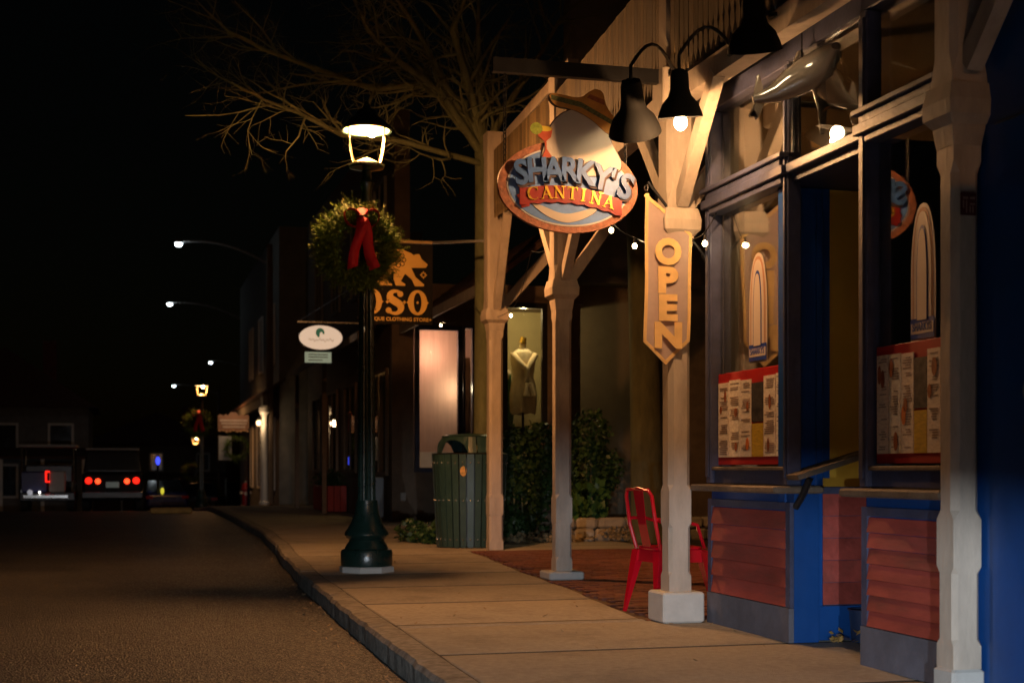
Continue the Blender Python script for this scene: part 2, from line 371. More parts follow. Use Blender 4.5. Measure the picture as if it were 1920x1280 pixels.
# ------------------------------------------------------------------ the restaurant
rest_b = thing('restaurant_building', (5.8, 6.3, 0), 'blue and red restaurant front with tall windows, clapboards and recessed entry', 'building')
def clap(parent, x, y0, y1, z0, z1, n, axis='x'):
    h = (z1-z0)/n
    for k in range(n):
        a, b = z0+k*h, z0+(k+1)*h-.004; q = MB()
        if axis == 'x': q.loft([[(x, yy, a), (x+.03, yy, a), (x+.03, yy, b), (x+.014, yy, b)] for yy in (y0, y1)])
        else: q.loft([[(xx, x, a), (xx, x+.03, a), (xx, x+.03, b), (xx, x+.014, b)] for xx in (y0, y1)])
        q.build('clapboard', REDC, parent)
def unit(X, y0, y1, nclap, left_jamb=True):
    w = box('bay_base', BLUE, rest_b, X+.022, X+.18, y0+.002, y1-.002, .0, .86)
    box('baseboard', mat('faded_baseboard', (.11, .115, .15), .7, .25, 5, .2, dirt=.4), w, X-.012, X+.02, y0, y1, 0, .2)
    box('corner_board', NAVY, w, X-.006, X+.02, y0, y0+.055, .203, .81); box('corner_board', NAVY, w, X-.006, X+.02, y1-.055, y1, .203, .81)
    box('head_board', NAVY, w, X-.006, X+.02, y0+.058, y1-.058, .765, .81)
    clap(w, X-.009, y0+.058, y1-.058, .205, .762, nclap)
    MB().bbox(X-.12, X+.2, y0-.03, y1+.035, .862, .905, .01).build('sill', DKWOOD, rest_b)
    win = box('window', NAVY, rest_b, X+.01, X+.07, y0+.057, y1-.077, .906, 1.02)
    MB().bbox(X-.015, X+.008, y0+.057, y1-.077, .995, 1.018, .005).build('bead', DKWOOD, win)
    for yy, sw_ in ((y0, .055), (y1-.075, .075)):
        st = MB().bbox(X-.02, X+.07, yy, yy+sw_, .908, 3.34, .008).build('stile', NAVY, win)
        MB().bbox(X-.032, X-.019, yy+.015, yy+sw_-.015, .95, 3.3, .004).build('stile_moulding', NAVY, st)
    rail = MB(); 
    for za, zb, pr in ((2.66, 2.70, .035), (2.702, 2.755, .06), (2.757, 2.80, .045), (2.802, 2.83, .07)):
        rail.bbox(X-pr, X+.065, y0+.057 if pr < .06 else y0+.0, y1-.077 if pr < .06 else y1-.0, za, zb, .004)
    rail.build('transom_rail', NAVY, win)
    MB().bbox(X-.01, X+.12, y0, y1, 3.34, 3.46, .006).build('top_rail', NAVY, win)
    box('pane', GLASS, win, X+.05, X+.056, y0+.053, y1-.073, 1.018, 2.662)
    box('pane', GLASS, win, X+.05, X+.056, y0+.053, y1-.073, 2.828, 3.345)
    return win
win1 = unit(3.69, 7.5, 8.7, 5); win2 = unit(3.64, 5.70, 6.58, 7)
# recess
rc = MB().bbox(3.705, 3.95, 7.602, 7.70, 0, 2.655, .006).build('pilaster', BLUE, rest_b)
box('pilaster_moulding', BLUE, rc, 3.90, 3.935, 7.588, 7.603, .2, 2.6)
box('baseboard', BLUE, rest_b, 3.72, 4.36, 7.58, 7.603, 0, .2)
rw = box('recess_wall', YELL, rest_b, 3.955, 4.4, 7.64, 7.72, .9, 2.655)
rl = box('recess_base', NAVY, rest_b, 3.955, 4.4, 7.64, 7.72, 0, .898)
clap(rl, 7.612, 3.956, 4.38, .205, .86, 5, 'y')
box('recess_stile', BLUE, rest_b, 3.952, 4.0, 7.62, 7.64, .95, 2.655)
box('recess_ceiling', NAVY, rest_b, 3.7, 4.5, 6.55, 7.72, 2.66, 2.70)
box('entry_transom', NAVY, rest_b, 3.655, 3.72, 6.58, 7.5, 2.705, 2.76, b=.006)
box('entry_transom_pane', GLASS, rest_b, 3.685, 3.69, 6.58, 7.5, 2.762, 3.35)
box('entry_head', NAVY, rest_b, 3.66, 3.74, 6.58, 7.5, 3.352, 3.455)
dr = box('entry_door', NAVY, rest_b, 4.45, 4.5, 6.55, 7.64, 0, 2.66)
box('door_pane', GLASS, dr, 4.44, 4.449, 6.75, 7.45, .9, 2.4)
shelf = MB().beam((3.66, 7.44, .955), (4.12, 7.38, 1.10), .26, .03).build('hinged_shelf', DKWOOD, rest_b)
MB().tube([(3.72, 7.5, .78), (3.74, 7.45, .85), (3.76, 7.4, .95)], .02).build('shelf_bracket', BLKM, rest_b)
box('entry_wall', NAVY, rest_b, 3.7, 4.45, 6.50, 6.58, 0, 2.66)
# blue wall with second door at right
box('side_wall', BLUE, rest_b, 3.66, 3.78, 2.0, 5.695, 0, 3.46)
dd = box('side_door', BLUE, rest_b, 3.62, 3.655, 4.3, 5.42, .05, 2.5, b=.01)
for (z, rr_) in ((1.33, .07), (1.17, .065)):
    MB().lathe([(rr_, 0), (rr_, .003)], n=24).xf(Matrix.Translation((3.6185, 5.12, z)) @ Matrix.Rotation(R(-90), 4, 'Y')).build('door_emblem', mat('pale_sticker', (.35, .36, .38), .5, .5, 20, 0) if z > 1.2 else mat('brown_sticker', (.10, .06, .05), .5, .4, 20, 0), dd)
# shell
box('upper_wall', NAVY, rest_b, 3.74, 3.86, 2.0, 8.7, 3.462, 7.5)
box('gable_wall', GREYW, rest_b, 3.80, 12, 8.705, 8.85, 0, 7.5)
box('interior_floor', DKWOOD, rest_b, 4.56, 9, 2.0, 8.59, .3, .34)
box('interior_back_wall', ROOM, rest_b, 7.6, 7.7, 2.0, 8.7, .35, 3.4)
box('interior_side_wall', ROOM, rest_b, 3.9, 7.6, 8.6, 8.69, .35, 3.4)
box('interior_ceiling', ROOM, rest_b, 3.87, 9, 2.0, 8.7, 3.47, 3.52)
box('partition', ROOM, rest_b, 4.52, 7.58, 6.42, 6.5, .35, 3.4)
pend = thing('pendant_lantern', (5.0, 7.9, 3.0), 'small brass pendant lantern glowing behind the upper restaurant window', 'pendant lamp')
MB().box(4.93, 5.07, 7.83, 7.97, 3.0, 3.02).box(4.93, 5.07, 7.83, 7.97, 3.2, 3.22).build('frame', mat('brass', (.6, .38, .08), .3, .1, 5, 0, metal=1), pend)
for a in (-1, 1):
    for b in (-1, 1): MB().box(5+a*.062-.005, 5+a*.062+.005, 7.9+b*.062-.005, 7.9+b*.062+.005, 3.02, 3.2).build('rod', MATS['brass'], pend)
MB().sphere((5, 7.9, 3.11), .025).build('bulb', glow('amber_bulb', (1, .6, .15), 12), pend, smooth=True)
MB().tube([(5, 7.9, 3.22), (5, 7.9, 3.465)], .004).build('chain', BLKM, pend)
point('pendant_light', (5, 7.9, 3.11), 5, (1, .55, .18), .03, pend)

# menu boards inside the windows
SHEET = [mat('menu_paper_a', (.86, .68, .54), .6, .25, 24, 0, aniso=(1, 1.2, 5), rndv=.1), mat('menu_paper_b', (.88, .72, .58), .6, .25, 17, 0, aniso=(1, 1.6, 4), rndv=.1), mat('menu_black', (.06, .05, .045), .5, .8, 26, 0), mat('menu_yellow', (.60, .38, .04), .5, .3, 18, 0, aniso=(1, 1, 4))]
INK = mat('menu_ink', (.10, .06, .05), .7, .2, 9, 0); FOOD = mat('food_picture', (.34, .10, .03), .6, .5, 30, 0); ORNG = mat('orange_picture', (.6, .16, .03), .6, .3, 20, 0)
def menu(X, y0, y1, z0, z1, label, mult):
    t = thing('menu_board', (X, (y0+y1)/2, z0), label, 'menu')
    MB().bbox(X, X+.012, y0, y1, z0, z1, .003).build('backing', mat('menu_red', (.42, .012, .012), .5, .12, 8, 0), t)
    n = 6; w = (y1-y0-.03)/n
    for k in range(n):
        b = y1-.015-k*w; a = b-w+.006; zt = z1-.05+rnd.uniform(-.015, .008); zb = z0+.05
        if k == 3:
            box('sheet', SHEET[3], t, X-.006, X-.001, a, b, zb, zb+(zt-zb)*.42); box('sheet', SHEET[2], t, X-.006, X-.001, a, b, zb+(zt-zb)*.44, zt-.03); continue
        s = box('sheet', SHEET[k % 2], t, X-.006, X-.001, a, b, zb, zt)
        q = MB(); z = zt-.02
        while z > zb+.02:
            if rnd.random() < .8: q.box(X-.008, X-.0065, a+.012+rnd.random()*.02, b-.012-rnd.random()*.04, z-.005, z)
            z -= .0125 if rnd.random() < .85 else .05
        q.build('text_lines', mat('menu_ink_soft', (.30, .20, .15), .7, .2, 9, 0), s, kind='stuff')
        for _ in range(2):
            cy, cz = rnd.uniform(a+.03, b-.02), rnd.uniform(zb+.05, zt-.05); r1, r2 = rnd.uniform(.014, .026), rnd.uniform(.025, .05)
            MB().loft([[(xx, cy+r1*math.cos(u), cz+r2*math.sin(u)) for u in [2*math.pi*j/12 for j in range(12)]] for xx in (X-.0095, X-.0082)]).build('picture', ORNG if (k == 2 and _ == 0) else FOOD, s)
    return t
menu(3.722, 7.565, 8.615, 1.03, 1.62, 'red framed menu sheets in the window left of the recessed entry', 1)
menu(3.672, 5.76, 6.495, 1.03, 1.62, 'dim red framed menu sheets in the window beside the nearest porch post', 1)
# surfboard stickers on the panes
CREAMST = mat('sticker_cream', (.62, .50, .40), .5, .05, 5, 0); BLUST = mat('sticker_blue', (.02, .05, .28), .5, .1, 5, 0); ORST = mat('sticker_tan', (.5, .24, .12), .5, .1, 5, 0)
def sticker(win, X, yc, z0, z1, w):
    H = z1-z0
    def arch(k, zb, zt, m, name, dx, parent):
        pts = [(yc-w/2*k, zb), (yc+w/2*k, zb)] + [(yc+w/2*k*math.cos(u)**.8 if math.cos(u) > 0 else yc-w/2*k*(-math.cos(u))**.8, zb+(zt-zb)*.45+(zt-zb)*.55*math.sin(u)) for u in [math.pi*j/16 for j in range(17)]]
        q = MB().prism([(p[0], p[1]) for p in pts], 0, .0015); q.v = [(X-dx-v[1], v[0], v[2]) for v in q.v]; return q.build(name, m, parent)
    st = arch(1, z0, z1, CREAMST, 'sticker', .001, win); st['label'] = 'surfboard shaped sticker with a blue name plate'
    arch(.82, z0+.12*H, z1-.03*H, ORST, 'sticker_band', .003, st); arch(.7, z0+.12*H, z1-.06*H, CREAMST, 'sticker_band', .005, st)
    arch(.45, z0+.15*H, z1-.16*H, BLUST, 'sticker_band', .007, st); arch(.38, z0+.15*H, z1-.19*H, CREAMST, 'sticker_band', .009, st)
    box('sticker_plate', BLUST, st, X-.007, X-.0055, yc-w/2*.96, yc+w/2*.96, z0+.01, z0+.165*H)
    box('sticker_plate', CREAMST, st, X-.0085, X-.0072, yc-w/2*.9, yc+w/2*.9, z0+.035, z0+.13*H)
    letter('SHARKYS', .06, .001, BLUST, st, (X-.0095, yc, z0+.035+.048*H), facing=(R(90), 0, R(-90)), sx=w/.31*.95, sz=.06*H/.045, fat=.001, name='lettering')
sticker(win1, 3.739, 8.04, 1.66, 2.33, .26); sticker(win2, 3.689, 6.08, 1.62, 2.28, .22)
# scatter in the recess
bk = MB().lathe([(.075, 0), (.09, .18), (.097, .18), (.097, .19), (.085, .19), (.072, .01)], (4.13, 7.44, 0.001), 20).build('bucket', mat('blue_plastic', (.02, .04, .10), .5, .1, 5, 0), smooth=True)
tag(bk, 'small dark blue bucket on the pavement in the restaurant entry', 'bucket')
lv = MB()
for _ in range(26):
    x, y, z = 3.98+rnd.gauss(0, .05), 7.42+rnd.gauss(0, .05), abs(rnd.gauss(0, .025))+.004; a = rnd.uniform(0, 6.28); c = Vector((x, y, z)); d = Vector((math.cos(a), math.sin(a), rnd.uniform(-.1, .9)))*.035; e = Vector((-math.sin(a), math.cos(a), rnd.uniform(-.3, .5)))*.016
    lv.add([c-d*.2, c+e+d*.4, c+d, c-e+d*.4], [(0, 1, 2, 3)])
tag(lv.build('fallen_leaves', mat('dry_leaf', (.45, .27, .08), .7, .3, 20, 0)), 'clump of dry yellow leaves blown into the entry corner', 'leaves', kind='stuff')
# shark sculpture above the entry
sc_t = thing('shark_sculpture', (3.45, 7.2, 2.86), 'glossy grey shark sculpture hanging over the recessed entry', 'sculpture')
SHK = mat('glossy_grey_paint', (.30, .24, .19), .12, .1, 4, .03, spec=.8, coat=.6)
spine = [((3.36, 7.30, 3.06), .012, .02), ((3.42, 7.29, 3.075), .03, .035), ((3.49, 7.28, 3.10), .05, .055), ((3.57, 7.25, 3.15), .075, .085), ((3.65, 7.2, 3.2), .085, .10), ((3.70, 7.12, 3.24), .08, .09), ((3.70, 7.02, 3.27), .06, .06), ((3.68, 6.94, 3.28), .025, .02)]
rings = []
for i, (p, a, b) in enumerate(spine):
    p = Vector(p); d = (Vector(spine[min(i+1, 7)][0])-Vector(spine[max(i-1, 0)][0])).normalized(); s_ = d.cross(Vector((0, 0, 1))).normalized(); u_ = s_.cross(d)
    rings.append([p+s_*a*math.cos(t)+u_*b*math.sin(t) for t in [2*math.pi*k/14 for k in range(14)]])
body = MB().loft(rings).build('body', SHK, sc_t, smooth=True)
def fin(pts, th, name):
    q = MB().prism([(p[0], p[2]) for p in pts], pts[0][1]-th/2, pts[0][1]+th/2); o = q.build(name, SHK, sc_t)
    md = o.modifiers.new('b', 'BEVEL'); md.width = th*.4; md.segments = 2
fin([(3.37, 7.30, 3.04), (3.33, 7.3, 2.965), (3.352, 7.3, 2.955), (3.36, 7.3, 2.985), (3.375, 7.3, 2.945), (3.395, 7.3, 2.96), (3.44, 7.3, 3.06)], .018, 'tail_fin')
fin([(3.36, 7.30, 3.07), (3.385, 7.3, 3.20), (3.40, 7.3, 3.205), (3.42, 7.3, 3.13), (3.42, 7.3, 3.08)], .018, 'tail_fin')
fin([(3.66, 7.19, 3.14), (3.70, 7.19, 3.0), (3.715, 7.19, 2.86), (3.745, 7.19, 2.86), (3.76, 7.19, 3.02), (3.745, 7.19, 3.17)], .03, 'pectoral_fin')
fin([(3.56, 7.24, 3.22), (3.60, 7.24, 3.33), (3.63, 7.24, 3.34), (3.66, 7.24, 3.27)], .02, 'dorsal_fin')
MB().tube([(3.62, 7.22, 3.28), (3.62, 7.22, 3.44)], .004, 5).build('hanger_wire', BLKM, sc_t)
# ------------------------------------------------------------------ hanging sign of the cantina (built in its own plane)
S = .003375; SC = Vector((2.69, 8.6, 2.785))
def sp(px, py): return (SC.x+(px-1067)*S, SC.z-(py-352)*S)
sg = thing('hanging_sign', (2.69, 8.6, 2.49), 'oval blue cantina sign with pale crest, straw hat and red ribbon', 'sign')
def flat(poly, m, name, d0, d1, parent=None):
    return MB().prism([sp(*p) for p in poly], SC.y-d1, SC.y-d0).build(name, m, parent or sg)
def ell(cx, cy, rx, ry, n=64, a0=0, a1=2*math.pi): return [(cx+rx*math.cos(a0+(a1-a0)*k/n), cy+ry*math.sin(a0+(a1-a0)*k/n)) for k in range(n)]
RIM = mat('sign_rim_carved', (.33, .12, .06), .5, .5, 40, .5, 60); SBLU = mat('sign_blue', (.13, .25, .55), .45, .3, 5, .05)
SWHT = mat('sign_white', (.72, .66, .60), .45, .05, 5, .03); SCRM = mat('sign_pale_crest', (.50, .43, .36), .5, .06, 5, .05)
SRED = mat('sign_red', (.28, .02, .014), .4, .15, 10, .1); GOLD = mat('gold_leaf', (.75, .46, .06), .3, .1, 9, .05, metal=.6)
LBLU = mat('letter_blue', (.06, .14, .36), .4, .2, 10, .05); LEDGE = mat('letter_edge', (.07, .04, .04), .6, .1, 10, 0); STRAW = mat('straw_orange', (.55, .25, .05), .6, .15, 20, .1)
flat(ell(1067, 352, 137, 86), RIM, 'board', -.02, .012); flat(ell(1067, 352, 120, 74), SWHT, 'ring', .0125, .016); flat(ell(1067, 352, 117, 71), SBLU, 'field', .0165, .019)
crest = [(1010, 305), (1020, 270), (1030, 240), (1052, 215), (1085, 203), (1118, 212), (1140, 238), (1152, 270), (1172, 300), (1166, 322), (1120, 330), (1060, 330), (1022, 322)]
def smooth_poly(p, it=2):
    for _ in range(it):
        q = []
        for i in range(len(p)):
            a, b = p[i], p[(i+1) % len(p)]; q += [(a[0]*.75+b[0]*.25, a[1]*.75+b[1]*.25), (a[0]*.25+b[0]*.75, a[1]*.25+b[1]*.75)]
        p = q
    return p
def grow(p, k):
    cx = sum(a for a, b in p)/len(p); cy = sum(b for a, b in p)/len(p)
    return [(cx+(a-cx)*k, cy+(b-cy)*k) for a, b in p]
cp = smooth_poly(crest); flat(grow(cp, 1.03), LEDGE, 'crest_edge', .0, .0195); flat(cp, SCRM, 'crest', .02, .024)
hat = smooth_poly([(1027, 188), (1030, 180), (1045, 180), (1090, 187), (1108, 170), (1122, 166), (1134, 172), (1138, 198), (1160, 222), (1162, 250), (1140, 250), (1110, 222), (1070, 206), (1040, 204)])
flat(grow(hat, 1.03), LEDGE, 'hat_edge', .0, .0245); flat(hat, STRAW, 'hat', .025, .03)
band = [(1031, 183), (1090, 193), (1158, 226), (1158, 235), (1090, 203), (1031, 192)]
flat(band, mat('hat_band_green', (.12, .13, .05), .5, .6, 60, 0), 'hat_band', .0305, .032)
flat([(1101, 184), (1107, 177), (1135, 186), (1136, 196)], mat('hat_band_rust', (.35, .1, .04), .5, .4, 50, 0), 'hat_band', .0305, .032)
gl = flat([(1003, 246), (1034, 246), (1031, 262), (1022, 270), (1023, 285), (1034, 300), (1014, 300), (1020, 285), (1018, 270), (1007, 262)], mat('drink_red', (.4, .07, .03), .4, .2, 20, 0), 'cocktail_glass', .02, .03)
flat(ell(1019, 247, 14, 5, 20), mat('drink_yellow', (.55, .4, .04), .4, .1, 9, 0), 'drink_top', .0305, .032, gl); flat(ell(1002, 248, 12, 11, 20), mat('lime', (.25, .3, .04), .4, .4, 40, 0), 'lime_slice', .033, .037, gl)
wave = smooth_poly([(985, 380), (1020, 392), (1055, 405), (1090, 398), (1125, 384), (1118, 400), (1080, 418), (1050, 420), (1015, 405)])
flat(grow(wave, 1.03), LEDGE, 'wave_edge', .0192, .0205); flat(wave, SCRM, 'wave', .021, .0235)
rib = []
for k in range(17): x = 970+k*12.5; rib.append((x, 366-14*math.cos((x-1068)/100*math.pi/2)+ (x-1068)*.055))
rib2 = [(x, y+30+(3 if i % 2 else 0)) for i, (x, y) in enumerate(rib)][::-1]
flat(rib+rib2, SRED, 'ribbon', .0195, .036)
flat([(965, 372), (985, 366), (990, 392), (975, 396)], SRED, 'ribbon_tail', .0195, .03); flat([(1150, 372), (1172, 366), (1165, 400), (1145, 396)], SRED, 'ribbon_tail', .0195, .03)
# arched big letters
word = "SHARKY'S"; xs = [972, 1003, 1035, 1068, 1100, 1130, 1153, 1177]; yc_ = [331, 325, 322, 321, 325, 333, 322, 347]; rt = [.12, .08, .04, -.03, -.12, -.22, -.2, -.32]; sz_ = [1, .98, .96, .96, 1, 1.02, 1, 1.05]
for c_, x, y_, a, k in zip(word, xs, yc_, rt, sz_):
    X, Z = sp(x, y_); Xs, Zs = sp(x+3.2, y_+3)
    o = letter(c_, .215*k, .010, LBLU, sg, (X, SC.y-.044, Z), a, .006, .92, 1.0)
    letter(c_, .215*k, .008, LEDGE, sg, (Xs, SC.y-.034, Zs), a, .009, .94, 1.02, name='letter_shadow')
# serif ribbon letters drawn from strokes
def stroke(q, a, b, w0, w1=None):
    w1 = w1 or w0; a = Vector(a); b = Vector(b); d = (b-a).normalized(); n = Vector((-d.y, d.x))
    q.append([a+n*w0/2, b+n*w1/2, b-n*w1/2, a-n*w0/2])
def serif_letter(ch):
    q = []; H, h = .06, .011; t, T = .0045, .0115
    def ser(x, y, w=.022): stroke(q, (x-w/2, y), (x+w/2, y), .0045)
    if ch == 'A':
        stroke(q, (-.021, 0), (.0, H), t); stroke(q, (0, H+.002), (.022, 0), T); stroke(q, (-.013, .02), (.013, .02), t); ser(-.022, 0); ser(.022, 0)
    elif ch == 'N':
        stroke(q, (-.02, 0), (-.02, H), t); stroke(q, (-.021, H), (.02, 0), T); stroke(q, (.02, 0), (.02, H), t); ser(-.02, 0); ser(-.022, H, .018); ser(.02, H)
    elif ch == 'T':
        stroke(q, (0, 0), (0, H), T); stroke(q, (-.024, H), (.024, H), t*1.2); stroke(q, (-.024, H), (-.024, H-.014), t); stroke(q, (.024, H), (.024, H-.014), t); ser(0, 0, .026)
    elif ch == 'I': stroke(q, (0, 0), (0, H), T); ser(0, 0, .024); ser(0, H, .024)
    elif ch == 'C':
        n = 18
        for k in range(n):
            a0, a1 = R(48+264*k/n), R(48+264*(k+1)/n); f = lambda a: (.028*math.cos(a), H/2+.031*math.sin(a))
            wd = lambda a: .004+.009*max(0, -math.cos(a)); stroke(q, f(a0), f(a1), wd(a0), wd(a1))
        stroke(q, (.021, H*.98), (.021, H*.72), t)
    return q
wd = 'CANTINA'; xs = [998, 1022, 1047, 1071, 1092, 1116, 1141]
for c_, x in zip(wd, xs):
    yb = 366-14*math.cos((x-1068)/100*math.pi/2)+(x-1068)*.055+24; X, Z = sp(x, yb); a = -math.sin((x-1068)/100*math.pi/2)*.20-.05
    q = MB()
    for k_, s_ in enumerate(serif_letter(c_)): q.prism([(X+p.x*1.25*math.cos(a)-p.y*1.25*math.sin(a), Z+p.x*1.25*math.sin(a)+p.y*1.25*math.cos(a)) for p in s_], SC.y-.043-k_*.00012, SC.y-.0365)
    q.build('ribbon_letter', GOLD, sg)
br = MB().beam((3.42, 8.62, 3.53), (2.2, 8.62, 3.53), .05, .09).build('bracket_arm', BLKM, sg)
for x, zt in ((2.28, 2.83), (3.08, 2.92)):
    ch = MB(); z = zt
    while z < 3.46: ch.tube([(x+.008*math.cos(u), 8.62+.0, z+.02+.022*math.sin(u)) for u in [2*math.pi*k/10 for k in range(11)]], .0035, 5, cap=False); z += .034
    ch.build('chain', BLKM, sg)
bx_ = MB().bbox(3.30, 3.395, 8.52, 8.72, 3.27, 3.58, .01).build('mount_block', CREAM, sg)

# open banner on its pole
ban = thing('open_banner', (3.73, 8.7, 1.68), 'taupe banner with gold OPEN lettering hanging from a slanted pole', 'banner')
FLAG = mat('banner_cloth', (.56, .44, .41), .8, .12, 5, .1, 60, trans=.3, rndv=0); FGOLD = mat('banner_gold', (.90, .63, .28), .7, .1, 8, .05, trans=.25, rndv=0)
MB().tube([(3.70, 8.72, 2.37), (3.27, 8.71, 2.87)], .011, 8).build('pole', BLKM, ban); MB().tube([(3.715, 8.72, 2.335), (3.66, 8.72, 2.42)], .02, 8).build('pole_holder', BLKM, ban)
outl = lambda: None
def fl_edge(z):   # left and right edges of the banner at height z
    xl = 3.25+(2.8-z)*(-.02/.97) if z > 1.83 else 3.23+(1.83-z)/.15*.16
    xr = 3.25+(2.8-z)/.26*.32 if z > 2.54 else 3.57-(2.54-z)/.7*.02 if z > 1.84 else 3.55-(1.84-z)/.16*.16
    return xl, max(xr, xl+.001)
def rip(x, z): return .010*math.sin(x*19+z*3)+.006*math.sin(z*9+x*7)
cl = MB(); nz, nx = 44, 12; rings = []
for i in range(nz+1):
    z = 1.68+(2.795-1.68)*i/nz; a, b = fl_edge(z); rings.append([(a+(b-a)*k/nx, 8.7+rip(a+(b-a)*k/nx, z), z) for k in range(nx+1)])
cl.loft(rings, cap=False, closed=False); co = cl.build('cloth', FLAG, ban, smooth=True); md = co.modifiers.new('s', 'SOLIDIFY'); md.thickness = .002
bd = MB(); pts = [(3.25, 2.795), (3.57, 2.54), (3.55, 1.84), (3.39, 1.683), (3.23, 1.83), (3.25, 2.795)]
for (xa, za), (xb, zb) in zip(pts, pts[1:]):
    n = 14; d = Vector((xb-xa, 0, zb-za)).normalized(); nn = Vector((d.z, 0, -d.x))*.022
    L_ = []
    for k in range(n+1):
        x, z = xa+(xb-xa)*k/n, za+(zb-za)*k/n; y = 8.7+rip(x, z)-.004
        L_.append([(x, y, z), (x+nn.x, y-.0005, z+nn.z)])
    bd.loft(L_, cap=False, closed=False)
bo = bd.build('border', FGOLD, ban); md = bo.modifiers.new('s', 'SOLIDIFY'); md.thickness = .0025
for c_, z in zip('OPEN', (2.42, 2.235, 2.055, 1.875)):
    o = letter(c_, .215, .003, FGOLD, ban, (3.40, 8.683, z), 0, .012, 1.2 if c_ != 'O' else 1.0, 1.02)
for px, pz in ((3.255, 2.80), (3.56, 2.56)): MB().tube([(px+.012*math.cos(u), 8.705, pz+.03+.02*math.sin(u)) for u in [2*math.pi*k/10 for k in range(11)]], .004, 5).build('ring', STEEL, ban)

# gooseneck lamps
BELLM = mat('shade_black', (.005, .005, .005), .8, .1, 6, .05, spec=.12)
def goose(x, y, z, tilt_dir, tilt, anchor, label, power, size=1.0, drop=0.0):
    t = thing('gooseneck_lamp', (x, y, z), label, 'lamp', 'gooseneck lamps on the porch beam')
    M = Matrix.Translation((x, y, z)) @ Matrix.Rotation(tilt_dir, 4, 'Z') @ Matrix.Rotation(tilt, 4, 'Y') @ Matrix.Scale(size, 4)
    prof = [(.03, .34), (.058, .33), (.066, .30), (.07, .20), (.085, .15), (.13, .10), (.155, .04), (.165, 0), (.160, 0), (.148, .045), (.122, .10), (.075, .15), (.055, .2), (.01, .22)]
    MB().lathe(prof, n=28, cap=False).xf(M).build('shade', BELLM, t, smooth=True)
    MB().sphere((0, 0, .05-drop), .036+drop*.15, 8, 1.2).xf(M).build('bulb', glow('lamp_bulb', (1, .74, .42), 55) if power else BLKM, t, smooth=True)
    MB().lathe([(.03, .07), (.025, .2)], n=12).xf(M).build('socket', BLKM, t)
    top = M @ Vector((0, 0, .335)); a = Vector(anchor); hi = max(top.z, a.z)+.16
    pts = [top, top+Vector((0, 0, .09))]
    for k in range(1, 9):
        u = k/9; p = top.lerp(a, u); p.z = (top.z+.09)*(1-u)+a.z*u+math.sin(u*math.pi)*(hi-max(top.z, a.z)); pts.append(p)
    pts.append(a)
    MB().tube(pts, .011, 8).build('arm', BLKM, t, smooth=True); MB().lathe([(.05, -.01), (.05, .01)], (a.x, a.y, a.z), 14).build('mount', BLKM, t)
    if power:
        c = M @ Vector((0, 0, (.045 if not drop else -.005)-drop)); point('gooseneck_light', c, power, WARM2, .03, t)
    return t
goose(3.03, 8.3, 3.08, R(62), R(-34), (3.38, 8.5, 3.52), 'black bell shaded lamp overlapping the right edge of the oval sign', 60)
goose(3.17, 7.9, 3.09, R(60), R(-12), (3.46, 7.75, 3.45), 'black bell shaded lamp with a bright bulb left of the first porch post', 110, .82, drop=.085)
goose(3.28, 7.1, 3.27, R(60), R(-24), (3.46, 7.2, 3.5), 'dark bell shaded lamp above the shark sculpture', 110, .9)
# ------------------------------------------------------------------ light strings
def string(pts, bulbs, label, nb=None):
    t = thing('light_string', pts[0], label, 'string lights'); P = []
    for a, b in zip(pts, pts[1:]):
        a, b = Vector(a), Vector(b)
        for k in range(8): u = k/8; p = a.lerp(b, u); p.z -= .12*math.sin(u*math.pi)*min(1, (b-a).length/1.5); P.append(p)
    P.append(Vector(pts[-1])); MB().tube(P, .004, 5).build('wire', BLKM, t)
    for b in bulbs:
        b = Vector(b); MB().tube([b+Vector((0, 0, .02)), b+Vector((0, 0, .055))], .009, 6).build('socket', BLKM, t)
        MB().sphere(b, .017, 8, 1.15).build('bulb', glow('string_bulb', (1, .72, .36), 40), t, smooth=True)
        point('bulb_light', b-Vector((0, 0, 0.0)), 4.0, WARM2, .017, t)
    return t
B = [(3.28, 9.47, 2.68), (3.44, 9.43, 2.57), (3.60, 8.55, 2.46)]
string([(3.02, 9.6, 3.0), (3.28, 9.47, 2.74), (3.44, 9.43, 2.63), (3.60, 8.6, 2.52), (3.68, 8.55, 2.66)], B, 'string of small warm bulbs drooping behind the OPEN banner')
B = [(4.46, 20.55, 3.13), (4.42, 16.42, 2.84)]
string([(4.6, 22.0, 3.55), (4.46, 20.55, 3.19), (4.45, 18.5, 3.2), (4.42, 16.42, 2.90), (4.1, 14.4, 3.3), (3.9, 12.55, 3.3)], B, 'string of small warm bulbs across the porch by the trash can')

